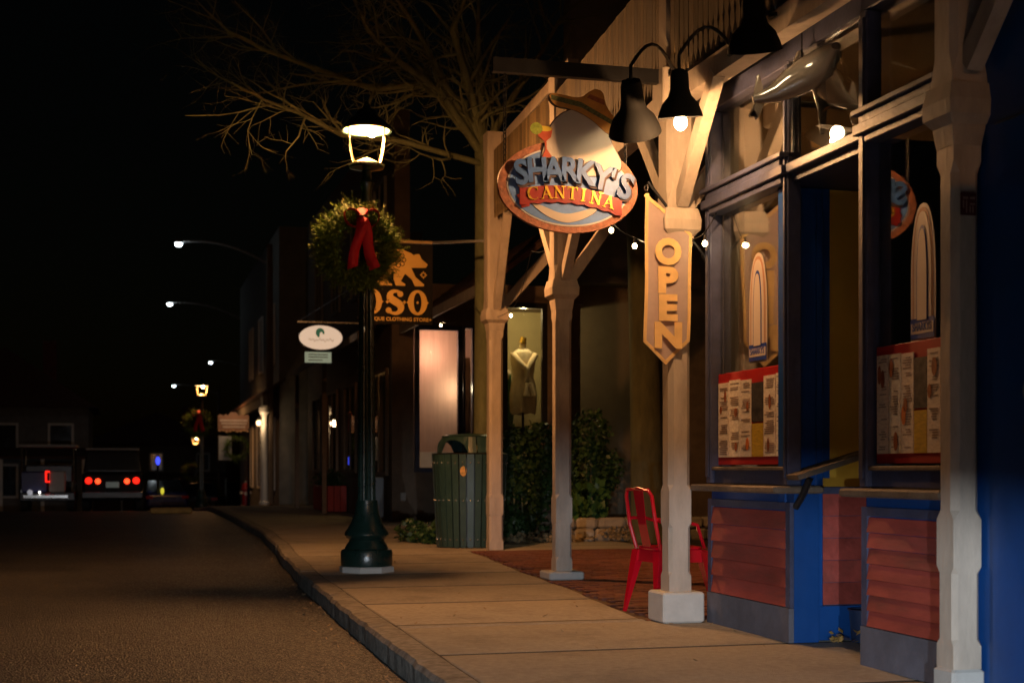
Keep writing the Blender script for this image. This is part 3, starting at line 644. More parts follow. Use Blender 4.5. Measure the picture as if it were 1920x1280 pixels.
# ------------------------------------------------------------------ street lamp with lantern (one master, copied)
def street_lamp(label):
    t = thing('street_lamp', (0, 0, 0), label, 'street lamp', 'green lantern street lamps along the kerb')
    MB().loft([[(r*math.cos(a), r*math.sin(a), z) for a in [2*math.pi*(k+.5)/8 for k in range(8)]] for r, z in ((.275, -.02), (.275, .045), (.262, .055))]).build('footing', BLOCK, t)
    prof = [(.25, .056), (.255, .075), (.255, .19), (.245, .215), (.215, .225), (.20, .26), (.178, .29), (.17, .31), (.20, .335), (.218, .36), (.215, .385), (.19, .42), (.15, .49), (.125, .56), (.112, .64), (.106, .70)]
    MB().lathe(prof, n=32).build('base', GRNM, t, smooth=True, angle=30)
    sh = []; n = 32
    for z, r in ((.68, .088), (1.6, .083), (2.6, .074), (3.45, .066)): sh.append([((r*(1 if k % 2 else .9))*math.cos(2*math.pi*k/n), (r*(1 if k % 2 else .9))*math.sin(2*math.pi*k/n), z) for k in range(n)])
    MB().loft(sh).build('fluted_column', GRNM, t)
    MB().lathe([(.07, 3.44), (.095, 3.47), (.095, 3.5), (.06, 3.53), (.05, 3.75), (.075, 3.82), (.05, 3.86), (.045, 3.94), (.17, 3.965), (.175, 3.985), (.165, 4.0), (.02, 4.06), (.018, 4.07)], n=24).build('capital', GRNM, t, smooth=True, angle=30)
    MB().tube([(.094*math.cos(k*.5), .094*math.sin(k*.5), .72+k*.0135) for k in range(200)], .0035, 4).build('light_wire', BLKM, t)
    CAGE = mat('lantern_cage', (.30, .27, .17), .35, .15, 8, .05, metal=.4)
    MB().lathe([(.172, 3.99), (.178, 3.992), (.178, 4.002), (.172, 4.004)], n=28, cap=False).build('lower_ring', CAGE, t, smooth=True)
    MB().lathe([(.155, 4.004), (.02, 4.065)], n=24).build('reflector_cone', CAGE, t, smooth=True)
    for k in range(4):
        a = R(35+90*k); MB().tube([(r*math.cos(a), r*math.sin(a), z) for r, z in ((.168, 3.995), (.20, 4.08), (.228, 4.18), (.245, 4.27), (.248, 4.33), (.236, 4.345))], .008, 6).build('cage_arm', CAGE, t, smooth=True)
    MB().lathe([(.245, 4.33), (.255, 4.345), (.25, 4.36), (.18, 4.43), (.12, 4.47), (.09, 4.53), (.04, 4.56), (.02, 4.62), (.001, 4.63)], n=28, cap=False).build('hood', GRNM, t, smooth=True, angle=30)
    MB().lathe([(.225, 4.336), (.225, 4.34)], n=28).build('diffuser', glow('lantern_led', (1, .66, .28), 5), t)
    MB().sphere((.05, -.03, 4.31), .045, 8).build('lamp_bulb', glow('lantern_bulb', (1, .75, .4), 60), t, smooth=True)
    d = bpy.data.lights.new('lantern_light', 'AREA'); d.shape = 'DISK'; d.size = .4; d.energy = 200; d.color = WARM
    o = bpy.data.objects.new('lantern_light', d); COL.objects.link(o); o.parent = t; o.location = (0, 0, 4.325)
    point('lantern_spill', (0, 0, 4.27), 430, WARM, .05, t)
    return t
def wreath_mesh(n, seed, size=1.0):
    r = random.Random(seed); q = MB()
    for _ in range(n):
        a = r.uniform(0, 2*math.pi); rad = .26+r.gauss(0, .045); c = Vector((rad*math.cos(a), r.gauss(0, .06), rad*math.sin(a)))
        out = Vector((math.cos(a+r.gauss(.5, .6)), r.gauss(-.25, .5), math.sin(a+r.gauss(.5, .6)))).normalized(); L = r.uniform(.08, .17)
        tip = c+out*L
        for k in range(9):
            u = k/8; p = c.lerp(tip, u)
            for s_ in (-1, 1):
                sd = out.cross(Vector((r.gauss(0, 1), r.gauss(0, 1), r.gauss(0, 1)))).normalized(); e = p+(sd+out*.8).normalized()*r.uniform(.022, .042); w = out.cross(sd)*.0045
                q.add([p-w, p+w, e], [(0, 1, 2)])
    q.v = [(x*size, y*size, z*size) for x, y, z in q.v]; return q
def wreath(loc, label, n=900, bow=True, lightcol=None):
    t = thing('wreath', loc, label, 'wreath', 'christmas wreaths on the street lamps'); T = Vector(loc)
    f = wreath_mesh(n, 5); f.xf(Matrix.Translation(T)); f.build('foliage', NEED, t, kind='stuff')
    MB().tube([T+Vector((.27*math.cos(u), 0, .27*math.sin(u))) for u in [2*math.pi*k/24 for k in range(25)]], .03, 6, cap=False).build('hoop', mat('twig_brown', (.05, .035, .02), .9, .2, 9, .2), t)
    if bow:
        bc = T+Vector((.02, -.17, .235))
        for s_ in (-1, 1):
            L_ = []
            for k in range(13):
                u = k/12*2*math.pi; rx = s_*(.085-.085*math.cos(u)); rz = .085*math.sin(u)+abs(rx)*.25
                L_.append([bc+Vector((rx, -.05-.01*math.sin(u), rz)), bc+Vector((rx*1.02, .05, rz))])
            o = MB().loft(L_, cap=False, closed=False).build('bow_loop', BOW, t, smooth=True); md = o.modifiers.new('s', 'SOLIDIFY'); md.thickness = .003
        for s_ in (-.4, .5):
            L_ = []
            for k in range(10):
                u = k/9; L_.append([bc+Vector((s_*.24*u-.05+.01*math.sin(u*7), -.03-.03*math.sin(u*5+s_), .02-.50*u)), bc+Vector((s_*.24*u+.05+.01*math.sin(u*7), -.045-.03*math.sin(u*5+s_+.6), .02-.46*u))])
            o = MB().loft(L_, cap=False, closed=False).build('bow_tail', BOW, t, smooth=True); md = o.modifiers.new('s', 'SOLIDIFY'); md.thickness = .003
        MB().sphere(bc+Vector((0, -.03, 0)), .04, 8).build('bow_knot', BOW, t, smooth=True)
        MB().loft([[bc+Vector((x, -.065, z)), bc+Vector((x, .0, z+.075))] for x, z in ((-.05, .03), (-.02, .045), (.02, .05), (.06, .03))], cap=False, closed=False).build('bow_loop', BOW, t, smooth=True)
    return t
lamp = street_lamp('nearest street lamp on the pavement, fluted green column under a lit lantern')
for loc, lb in (((2.50, 51.2, gz(51.2)), 'second street lamp down the street with a red bowed wreath'), ((3.75, 83.9, gz(83.9)), 'farthest small street lamp glowing above the dark parked cars'), ((1.75, -5.0, 0), 'street lamp standing on the pavement behind the viewer')):
    c = copy_tree(lamp); c.location = loc; c['label'] = lb
    for k_ in c.children:
        if k_.type == 'LIGHT':
            k_.data = k_.data.copy(); near_ = loc[1] < 0
            k_.data.energy = (400 if near_ else 60) if k_.data.type == 'AREA' else (10 if near_ else 15)
lamp.location = (2.27, 13.9, 0)
wreath((2.15, 13.76, 3.16), 'large green wreath with red bow on the nearest lamp column', 2400)
w2 = wreath((2.36, 51.0, 2.62), 'wreath with red bow on the second lamp down the street', 300)
w2.scale = (1.25,)*3
w3 = wreath((3.6, 83.6, .85), 'yellow lit wreath on the farthest street lamp', 260, bow=False); w3.scale = (1.5,)*3

# ------------------------------------------------------------------ trash can
can = thing('trash_can', (4.29, 18.0, 0), 'dark green slatted trash can with domed hood beside the porch post', 'trash can')
cx, cy = 4.29, 18.0
MB().lathe([(.38, .03), (.39, .03), (.455, 1.15), (.44, 1.15), (.37, .05)], (cx, cy, 0), 32, cap=False).build('liner', BLKM, can, smooth=True)
for z, r in ((.12, .405), (.62, .435), (1.1, .458)): MB().lathe([(r-.012, z-.02), (r, z-.02), (r, z+.02), (r-.012, z+.02)], (cx, cy, 0), 32, cap=False).build('band', BLKM, can)
sl = MB().loft([[(-.036, -.008, 0), (.036, -.008, 0), (.036, .008, 0), (-.036, .008, 0)], [(-.044, -.008, 1.19), (.044, -.008, 1.19), (.044, .008, 1.19), (-.044, .008, 1.19)]]); so = sl.build('slat', CANG); sme = so.data; bpy.data.objects.remove(so)
riv = MB()
for z in (.1, .6, 1.08): riv.sphere((0, -.0105, z), .011, 6)
ro = riv.build('rivets', STEEL, smooth=True); rme = ro.data; rz0 = min(p[2] for p in riv.v); bpy.data.objects.remove(ro)
for k in range(30):
    a = 2*math.pi*k/30; rb, tp = .42, .485; c = Vector((cx+rb*math.sin(a), cy-rb*math.cos(a), .01)); lean = math.atan2(tp-rb, 1.19)
    s_ = place('slat', sme, c, can, (lean, 0, a)); r_ = bpy.data.objects.new('rivets', rme); COL.objects.link(r_); r_.parent = s_; r_.location = (0, -.0105, rz0)
hd = MB()
MB().lathe([(.49, 1.19), (.50, 1.2), (.47, 1.215), (.43, 1.215), (.43, 1.19)], (cx, cy, 0), 32, cap=False).build('rim', BLKM, can, smooth=True)
MB().lathe([(.36, 1.42), (.37, 1.43), (.30, 1.455), (.001, 1.47)], (cx, cy, 0), 32, cap=False).build('hood_lid', CANG, can, smooth=True)
for k in range(4):
    a = 2*math.pi*(k+.5)/4; L_ = []
    for j in range(13):
        u = a-math.pi/4+.02+(math.pi/2-.04)*j/12; v = abs((j-6)/6); zb = 1.215 if v > .62 else 1.215+.17*math.sqrt(max(0, 1-(v/.62)**2))
        L_.append([(cx+.425*math.cos(u), cy+.425*math.sin(u), zb), (cx+.355*math.cos(u), cy+.355*math.sin(u), 1.425)])
    o = MB().loft(L_, cap=False, closed=False).build('hood_side', CANG, can); md = o.modifiers.new('s', 'SOLIDIFY'); md.thickness = .012
stk = MB().lathe([(.045, 0), (.045, .003)], n=8, sy=1.5).xf(Matrix.Translation((cx-.19, cy-.45, .98)) @ Matrix.Rotation(R(90), 4, 'X')).build('sticker', mat('can_sticker', (.6, .35, .1), .5, .6, 40, 0), can)

# ------------------------------------------------------------------ red metal chair
ch = thing('metal_chair', (3.75, 9.35, 0), 'glossy red metal cafe chair behind the first porch post', 'chair')
def chair():
    c0 = Vector((3.66, 9.32, 0)); rot = Matrix.Translation(c0) @ Matrix.Rotation(R(-82), 4, 'Z')
    q = lambda m: m.xf(rot)
    seat = MB(); rings = []
    for z, k in ((.445, .97), (.455, 1), (.465, .98), (.458, .9)):
        rings.append([(k*.19*math.copysign(abs(math.cos(u))**.5, math.cos(u)), k*.19*math.copysign(abs(math.sin(u))**.5, math.sin(u)), z) for u in [2*math.pi*j/28 for j in range(28)]])
    q(seat.loft(rings)).build('seat', RED, ch, smooth=True)
    for sx in (-1, 1):
        for sy in (-1, 1):
            q(MB().loft([[(sx*.15-.045, sy*.165-.03, .44), (sx*.15+.045, sy*.165-.03, .44), (sx*.15+.045, sy*.165+.03, .44), (sx*.15-.045, sy*.165+.03, .44)], [(sx*.23-.012, sy*.235-.01, .0), (sx*.23+.012, sy*.235-.01, .0), (sx*.23+.012, sy*.235+.01, .0), (sx*.23-.012, sy*.235+.01, .0)]])).build('leg', RED, ch)
        q(MB().tube([(sx*.175, -.17, .45), (sx*.19, -.215, .62), (sx*.185, -.245, .82), (sx*.15, -.255, .86), (0, -.26, .87)], .014, 8)).build('back_tube', RED, ch, smooth=True)
        q(MB().tube([(sx*.19, -.22, .66), (sx*.235, -.08, .66), (sx*.24, .08, .62), (sx*.2, .16, .46)], .012, 8)).build('arm_tube', RED, ch, smooth=True)
    q(MB().box(-.18, .18, -.185, -.18, .36, .445).box(-.18, .18, .18, .185, .36, .445).box(-.185, -.18, -.18, .18, .36, .445).box(.18, .185, -.18, .18, .36, .445)).build('apron', RED, ch)
    o = q(MB().loft([[(-.06, -.175, .45), (.06, -.175, .45)], [(-.055, -.215, .62), (.055, -.215, .62)], [(-.07, -.25, .86), (.07, -.25, .86)]], cap=False, closed=False)).build('back_slat', RED, ch); md = o.modifiers.new('s', 'SOLIDIFY'); md.thickness = .004
chair()

# ------------------------------------------------------------------ boutique, its sign, window display
oso = thing('boutique_building', (5.8, 24, 0), 'brown boutique with glowing curtained window and shingled porch roof', 'building')
box('front_wall', BROWN, oso, 4.9, 5.33, 27.0, 27.2, 0, 4.3); box('front_wall', BROWN, oso, 5.33, 7.2, 27.0, 27.2, 0, .98); box('front_wall', BROWN, oso, 5.33, 7.2, 27.0, 27.2, 3.78, 4.6)
box('front_wall', BEIGE, oso, 6.5, 7.1, 26.98, 27.2, .98, 3.78)
def frame(x0, x1, z0, z1, y, m, parent, t=.09, d=.1):
    q = MB(); q.box(x0, x0+t, y-d, y, z0, z1); q.box(x1-t, x1, y-d, y, z0, z1); q.box(x0+t, x1-t, y-d, y, z0, z0+t); q.box(x0+t, x1-t, y-d, y, z1-t, z1); return q.build('window', m, parent)
w_ = frame(5.33, 6.27, .95, 3.78, 26.99, NAVY, oso); box('pane', GLASS2, w_, 5.42, 6.18, 26.93, 26.938, 1.04, 3.69)
w_ = frame(6.28, 6.5, .95, 3.78, 26.97, NAVY, oso, .04); box('pane', GLASS2, w_, 6.32, 6.46, 26.93, 26.938, .99, 3.74)
PINK = mat('pink_curtain', (.62, .42, .34), .9, .12, 3, .1, aniso=(6, 1, .3)); box('curtain', PINK, oso, 5.2, 6.7, 27.75, 27.8, .9, 3.9)
box('window_floor', WHITE, oso, 5.2, 6.9, 27.2, 27.75, .9, .98); box('window_ceiling', WHITE, oso, 5.2, 6.9, 27.2, 27.75, 3.8, 3.9)
box('lace_trim', WHITE, oso, 5.25, 6.6, 27.70, 27.74, 1.02, 1.35)
point('shop_window_light', (5.75, 27.32, 3.3), 20, (1, .58, .38), .05, oso)
point('shop_window_light', (6.3, 27.4, 2.6), 10, (1, .8, .5), .05, oso)
# projecting display bay with mannequins
box('bay_floor', DBROWN, oso, 5.42, 6.6, 20.55, 22.0, 0, 1.62); box('bay_roof', DBROWN, oso, 5.38, 6.66, 20.5, 22.05, 3.5, 3.75)
box('bay_back', mat('display_back', (.42, .34, .18), .8, .1, 3, .1), oso, 5.42, 6.6, 21.8, 21.9, 1.62, 3.5)
box('bay_back', MATS['display_back'], oso, 5.42, 5.47, 20.66, 21.8, 1.62, 3.5)
w_ = frame(5.40, 6.1, 1.56, 3.5, 20.62, BLKM, oso, .08, .08); box('pane', GLASS2, w_, 5.47, 6.03, 20.575, 20.58, 1.64, 3.42)
box('bay_pier', DBROWN, oso, 6.1, 6.62, 20.54, 20.66, 1.62, 3.5)
point('display_light', (5.78, 20.74, 3.35), 30, (1, .78, .36), .04, oso)
box('side_wall', BEIGE, oso, 6.62, 8.0, 21.4, 21.6, 0, 7); box('side_wall', DBROWN, oso, 8.0, 12.5, 21.4, 21.6, 0, 7)
box('corner_trim', CREAM, oso, 6.66, 6.72, 21.36, 21.4, 0, 6)
# shingle roof, courses of shingles
rf = MB().loft([[(5.05, y_, 3.74), (6.6, y_, 4.9), (6.6, y_, 4.8), (5.05, y_, 3.64)] for y_ in (20.4, 26.9)]).build('porch_roof', SHING, oso)
MB().beam((5.04, 20.4, 3.68), (5.04, 26.9, 3.68), .04, .16).build('fascia', CREAM, oso)
shm = MB().bbox(-.115, .115, -.15, .15, 0, .018, .003); so = shm.build('shingle', SHING); shme = so.data; bpy.data.objects.remove(so)
sl_ = math.atan2(1.16, 1.55)
for r_ in range(8):
    for k in range(26):
        u = (r_+.5)/8; x = 5.05+1.55*u; z = 3.75+1.16*u; yy = 20.5+k*.247+(.12 if r_ % 2 else 0)
        place('shingle', shme, (x, yy, z+.006), rf, (0, -sl_+.06+rnd.uniform(-.02, .02), R(0)) if False else (rnd.uniform(-.02, .02), -sl_+.05+rnd.uniform(-.02, .02), 0))
box('upper_wall', GREYW, oso, 6.61, 12, 21.0, 21.38, 3.9, 9.0)
for (a, b) in ((7.2, 8.2),): 
    w_ = frame(a, b, 5.2, 6.9, 20.99, WHITE, oso, .1, .05); box('pane', GLASS2, w_, a+.1, b-.1, 20.95, 20.955, 5.3, 6.8)
# mannequins
MAN = mat('mannequin_cream', (.6, .5, .36), .6, .06, 4, .03); WRAP = mat('cream_wrap', (.62, .5, .33), .9, .15, 12, .2); GDRS = mat('green_dress', (.05, .16, .06), .8, .25, 9, .15)
def mannequin(x, y, z, label, wrap, k=1.0):
    t = thing('mannequin', (x, y, z), label, 'mannequin', 'mannequins in the boutique window')
    sec = [(.0, .10, .08), (.10, .20, .15), (.25, .22, .16), (.45, .20, .14), (.62, .155, .11), (.78, .18, .13), (.92, .205, .14), (1.02, .20, .12), (1.08, .13, .09), (1.12, .06, .06), (1.26, .05, .05), (1.27, .02, .02)]
    MB().loft([[(x+a*k*math.cos(u), y+b*k*math.sin(u), z+zz*k) for u in [2*math.pi*j/20 for j in range(20)]] for zz, a, b in sec]).build('torso', MAN, t, smooth=True, angle=80)
    gar = []
    for zz, a, b in [(-.02, .22, .18), (.12, .235, .19), (.3, .24, .18), (.48, .215, .16), (.64, .175, .13), (.80, .2, .15)] + ([(.95, .22, .155), (1.03, .215, .135)] if wrap else [(.98, .2, .14)]):
        gar.append([(x+(a+.012*math.cos(u*7+zz*3))*k*math.cos(u), y+(b+.012*math.sin(u*9))*k*math.sin(u), z+zz*k+.02*math.sin(u*3)) for u in [2*math.pi*j/40 for j in range(40)]])
    MB().loft(gar, cap=False).build('garment', WRAP if wrap else GDRS, t, smooth=True, angle=80)
    if wrap:
        for s_ in (-1, 1):
            MB().tube([(x+s_*.2*k, y-.06, z+1.0*k), (x+s_*.1*k, y-.17*k, z+.85*k), (x+.02*k, y-.19*k, z+.74*k), (x+.05*k+s_*.03, y-.2*k, z+.5*k), (x+.07*k+s_*.05, y-.2*k, z+.28*k)], [.05, .05, .045, .04, .055], 10).build('drape', WRAP, t, smooth=True)
        MB().tube([(x-.02, y-.05*k, z+1.2*k), (x+.0, y-.055*k, z+1.3*k)], [.055, .045], 10).build('necklace', MATS['brass'], t, smooth=True)
    MB().tube([(x, y, z-.25), (x, y, z)], .02).build('stand', BLKM, t)
mannequin(5.83, 20.95, 1.87, 'headless mannequin in a cream wrap in the boutique display window', True, .88)
mannequin(5.56, 21.3, 1.66, 'mannequin in a green dress behind the cream wrapped one', False, .85)

# hanging sign of the boutique
os_ = thing('hanging_sign', (3.27, 17.76, 2.84), 'square black shop sign with a gold walking bear and gold lettering', 'sign')
k2 = 18/2666.67
def op(px, py): return (3.27+(px-742)*k2, 3.355-(py-531.5)*k2)
def ofl(poly, m, name, d0, d1, parent=None): return MB().prism([op(*p) for p in poly], 17.76-d1, 17.76-d0).build(name, m, parent or os_)
SBLK = mat('sign_black', (.007, .006, .005), .7, .1, 8, .03, spec=.08); OGOLD = mat('sign_gold', (.46, .27, .05), .45, .08, 8, .03, metal=.2)
ofl([(672, 458), (812, 458), (812, 608), (672, 608)], SBLK, 'board', -.025, .025)
cr = lambda p: (560+p[0]/4.267, 360+p[1]/4.267)
bear = [(545, 640), (560, 560), (620, 490), (740, 465), (830, 462), (900, 490), (920, 505), (935, 497), (965, 495), (985, 535), (1035, 575), (1018, 602), (900, 606), (935, 680), (1003, 735), (1003, 750), (930, 752), (905, 700), (850, 655), (815, 715), (850, 738), (850, 752), (775, 752), (757, 700), (760, 640), (715, 675), (690, 690), (720, 735), (745, 740), (745, 752), (640, 752), (600, 690)]
bo_ = ofl([cr(p) for p in bear], OGOLD, 'bear_emblem', .0255, .031)
def ringp(c, r0, r1, n=20):
    q = MB()
    for k in range(n):
        a, b = 2*math.pi*k/n, 2*math.pi*(k+1)/n; q.prism([op(*cr((c[0]+r*math.cos(t), c[1]+r*math.sin(t)))) for r, t in ((r0, a), (r1, a), (r1, b), (r0, b))], 17.76-.033, 17.76-.0315)
    return q
ringp((795, 545), 14, 22).build('emblem_line', SBLK, bo_)
fl_ = MB()
for k in range(8):
    a = 2*math.pi*k/8; c = (795+46*math.cos(a), 545+46*math.sin(a)); q = ringp(c, 13, 19, 12); fl_.v, fl_.f = (fl_.add(q.v, q.f).v, fl_.f)
fl_.build('emblem_line', SBLK, bo_)
st = MB()
for k in range(8):
    a = 2*math.pi*k/8; c = (1000, 660); r = 32 if k % 2 == 0 else 24
    st.prism([op(*cr((c[0]+x*math.cos(a)-y*math.sin(a), c[1]+x*math.sin(a)+y*math.cos(a)))) for x, y in ((9, 0), (18, -6), (r, 0), (18, 6))], 17.76-.031-.0001*k, 17.76-.0255)
st.build('star_emblem', OGOLD, os_)
def bigO(cx_, name='letter'):
    q = MB(); n = 32
    for k in range(n):
        a, b = 2*math.pi*k/n, 2*math.pi*(k+1)/n
        f = lambda t: op(cx_+18.5*math.cos(t), 567+23.5*math.sin(t)); g_ = lambda t: op(cx_+7.5*math.cos(t), 567+18.5*math.sin(t))
        q.prism([g_(a), f(a), f(b), g_(b)], 17.76-.034, 17.76-.0255)
    for s_ in (-1, 1): q.prism([op(cx_+s_*17, 563.5), op(cx_+s_*21.5, 567), op(cx_+s_*17, 570.5)], 17.76-.0345, 17.76-.0255)
    q.prism([op(cx_-2.5, 567), op(cx_, 564), op(cx_+2.5, 567), op(cx_, 570)], 17.76-.034, 17.76-.0255)
    return q.build(name, OGOLD, os_)
bigO(783); bigO(697)
q = MB(); pp = []
for k in range(25):
    u = k/24
    if u < .5: a = R(-20)-u*2*R(205); c = (741, 556); r = (11, 9.5)
    else: a = R(-45)+(u-.5)*2*R(205) ; c = (739, 578); r = (12.5, 10.5)
    pp.append((c[0]+r[0]*math.cos(a), c[1]+r[1]*math.sin(a)))
for (a, b), k in zip(zip(pp, pp[1:]), range(24)):
    w = 2.5+4.5*math.exp(-((k-11.5)/5)**2); d = Vector((b[0]-a[0], b[1]-a[1])); 
    if d.length < .01: continue
    d.normalize(); nn = Vector((-d.y, d.x))*w; e = d*.6
    q.prism([op(a[0]+nn.x-e.x, a[1]+nn.y-e.y), op(b[0]+nn.x+e.x, b[1]+nn.y+e.y), op(b[0]-nn.x+e.x, b[1]-nn.y+e.y), op(a[0]-nn.x-e.x, a[1]-nn.y-e.y)], 17.76-.034-.0001*k, 17.76-.0255)
for c in ((750, 552), (728, 583)): q.prism([op(*p) for p in ell(c[0], c[1], 5.5, 5.5, 14)], 17.76-.0368, 17.76-.0255)
q.build('letter', OGOLD, os_)
for cx_ in (725.5-0, 757.5+.5): q = MB().prism([op(cx_-3, 567), op(cx_, 563.5), op(cx_+3, 567), op(cx_, 570.5)], 17.76-.034, 17.76-.0255).build('lozenge', OGOLD, os_)
X, Z = op(741, 599.5); letter('BOUTIQUE CLOTHING STORE+', .063, .004, OGOLD, os_, (X, 17.76-.0285, Z), fat=.0012, sx=1.04, sz=1.0, name='lettering')
MB().beam((2.75, 17.76, 3.885), (3.74, 17.76, 3.885), .03, .035).build('bracket_arm', mat('bracket_gold', (.25, .16, .05), .4, .2, 9, .05), os_)
MB().beam((3.745, 17.76, 3.885), (4.4, 17.4, 3.885), .03, .03).build('bracket_arm', BLKM, os_)

# ------------------------------------------------------------------ courtyard greenery and stones
def leaf_cloud(name, vol, n, size, label, cat, m=LEAF, stem=None, group=None):
    r = random.Random(len(name)*7+n); t = thing(name, (vol[0][0], vol[0][1], 0), label, cat, group); q = MB()
    for _ in range(n):
        b = r.choice(vol); 
        while True:
            d = Vector((r.uniform(-1, 1), r.uniform(-1, 1), r.uniform(-1, 1)))
            if .45 < d.length < 1: break
        c = Vector((b[0]+d.x*b[3], b[1]+d.y*b[4], max(.02, b[2]+d.z*b[5]))); a = Vector((r.gauss(0, 1), r.gauss(0, 1), r.gauss(-.2, .7))).normalized(); s_ = a.cross(Vector((r.gauss(0, 1), r.gauss(0, 1), r.gauss(0, 1)))).normalized(); L = size*r.uniform(.6, 1.3)
        q.add([c, c+a*L*.45+s_*L*.38, c+a*L, c+a*L*.45-s_*L*.38], [(0, 1, 2, 3)])
    q.build('foliage', m, t, kind='stuff')
    sm = MB()
    for b in vol[:6]: sm.tube([(b[0], b[1], 0), (b[0]+.03, b[1], b[2]*.6), (b[0], b[1], b[2]+b[5]*.5)], [.02, .014, .006], 5)
    sm.build('stem', BARK, t); return t
leaf_cloud('ivy_bush', [(5.4, 19.5, .5, .42, .35, .55), (5.6, 19.7, .9, .38, .3, .5), (5.3, 19.6, 1.25, .25, .25, .35), (5.75, 19.8, 1.35, .25, .25, .35), (5.2, 19.3, .2, .35, .3, .2)], 3600, .085, 'dense ivy bush below the mannequin window', 'bush')
leaf_cloud('ground_ivy', [(4.0, 19.1, .12, .3, .35, .16), (3.85, 19.5, .14, .26, .3, .17), (4.05, 18.8, .1, .22, .25, .13)], 1000, .075, 'low ivy clump spilling out left of the trash can', 'bush')
leaf_cloud('round_shrub', [(6.45, 19.6, 1.55, .32, .3, .34), (6.4, 19.6, .9, .4, .3, .5), (6.7, 19.7, 1.0, .3, .3, .35), (6.2, 19.7, .5, .3, .3, .5)], 2600, .07, 'dark round headed shrub in the courtyard behind the second post', 'shrub')
leaf_cloud('low_plant', [(6.35, 19.2, .55, .28, .2, .28), (6.15, 19.2, .4, .2, .2, .2)], 420, .14, 'leafy green plant growing on the low stone wall', 'plant', mat('bright_leaf', (.05, .12, .035), .4, .35, 3, .1))
leaf_cloud('leaf_litter', [(5.6, 18.9, .06, .7, .3, .07), (6.9, 18.75, .12, .6, .25, .1)], 700, .07, 'pale dead leaves gathered along the low stone wall', 'leaves', mat('litter_leaf', (.28, .21, .11), .8, .35, 9, .1))
sw = thing('stone_wall', (6.6, 19.05, 0), 'low grey fieldstone edging wall at the back of the patio', 'wall')
x = 5.75
for row in range(2):
    x = 5.7+row*.1
    while x < 8.2:
        w = rnd.uniform(.22, .42); h = .19 if row == 0 else .15; z0 = -.02 if row == 0 else .175; j = lambda: rnd.uniform(-.018, .018)
        q = MB(); cc = (x+w/2, 19.05+j(), z0+h/2); rings = []
        for zz, k in ((-.5, .8), (-.3, 1), (.3, 1), (.5, .78)): rings.append([(cc[0]+(w/2-.006)*k*a+j()*.6, cc[1]+.12*k*b+j()*.6, cc[2]+h*zz) for a, b in ((-1, -.8), (-.7, -1), (.7, -1), (1, -.8), (1, .8), (.7, 1), (-.7, 1), (-1, .8))])
        q.loft(rings).build('stone', STONE, sw); x += w
# mature trunk in the courtyard and the bare street tree
MOSS = mat('mossy_bark', (.10, .095, .045), .9, .4, 5, .7, 22, aniso=(1, 1, .3))
tk = thing('tree', (7.0, 18.6, 0), 'thick mossy trunk rising in the dark courtyard behind the red chair', 'tree')
MB().tube([(7.02, 18.6, -.05), (7.0, 18.6, .5), (6.97, 18.6, 1.5), (6.95, 18.65, 3), (6.9, 18.7, 5), (6.95, 18.7, 7.5)], [.33, .26, .235, .22, .2, .16], 14).build('trunk', MOSS, tk, smooth=True, angle=60)
tr = thing('tree', (4.67, 18.6, 0), 'bare winter tree reaching over the lantern from behind the porch post', 'tree')
MB().tube([(4.67, 18.75, 0), (4.66, 18.7, 1.2), (4.63, 18.55, 3), (4.55, 18.25, 4.6), (4.48, 18.06, 5.35)], [.19, .15, .14, .125, .11], 12).build('trunk', BARK, tr, smooth=True, angle=60)
LIMB = {'a': [(4.5,18.1,5.2),(4.17,17.83,5.74),(3.65,17.66,5.86),(2.95,17.54,5.73),(2.27,17.41,5.89),(1.61,17.28,6.03),(1.16,17.09,6.17),(0.81,16.87,6.32)],
 'b': [(4.5,18.1,5.1),(3.8,17.7,5.81),(3.18,17.33,6.0),(2.78,16.9,6.3),(2.51,16.43,6.45),(2.32,15.95,6.64)], 'c': [(4.48,18.06,5.2),(4.4,17.87,6.11),(4.28,17.7,6.6),(4.27,17.49,7.21)],
 'd': [(4.48,18.06,5.3),(4.15,17.73,6.12),(3.93,17.38,6.47),(3.97,16.95,6.74),(4.0,16.53,6.99)], 'e': [(4.45,18.1,5.2),(3.53,17.41,6.45),(3.18,16.61,6.44),(2.84,15.81,6.46)],
 'f': [(4.5,18.1,5.0),(3.24,17.65,5.12),(2.49,17.1,5.05),(1.9,16.51,5.1),(1.42,15.9,5.07),(1.03,15.26,5.11)], 'g': [(4.51,18.05,5.2),(4.81,17.81,5.84),(5.04,17.6,6.22),(5.39,17.35,6.72),(5.67,17.11,7.07)],
 'h': [(4.45,18.1,5.3),(3.43,17.96,6.37),(2.98,17.7,6.63),(2.79,17.37,6.91)]}
def grow_br(q, p, d, L, r, lev, rg):
    n = 5; pts = [p]; rad = [r]; 
    for k in range(n):
        d = (d+Vector((rg.gauss(0, .16), rg.gauss(0, .16), rg.gauss(.015, .13)))).normalized(); p = p+d*L/n; pts.append(p); rad.append(r*(1-.65*(k+1)/n))
        if lev > 0 and rg.random() < (.85 if lev > 1 else .7):
            ax = Vector((rg.gauss(0, 1), rg.gauss(0, 1), rg.gauss(0, .8))).normalized(); nd = (d*.75+ax*.7).normalized(); grow_br(q, p, nd, L*rg.uniform(.4, .62), rad[-1]*.62, lev-1, rg)
    q.tube(pts, rad, 4 if lev < 2 else 6, cap=False)
rg = random.Random(21)
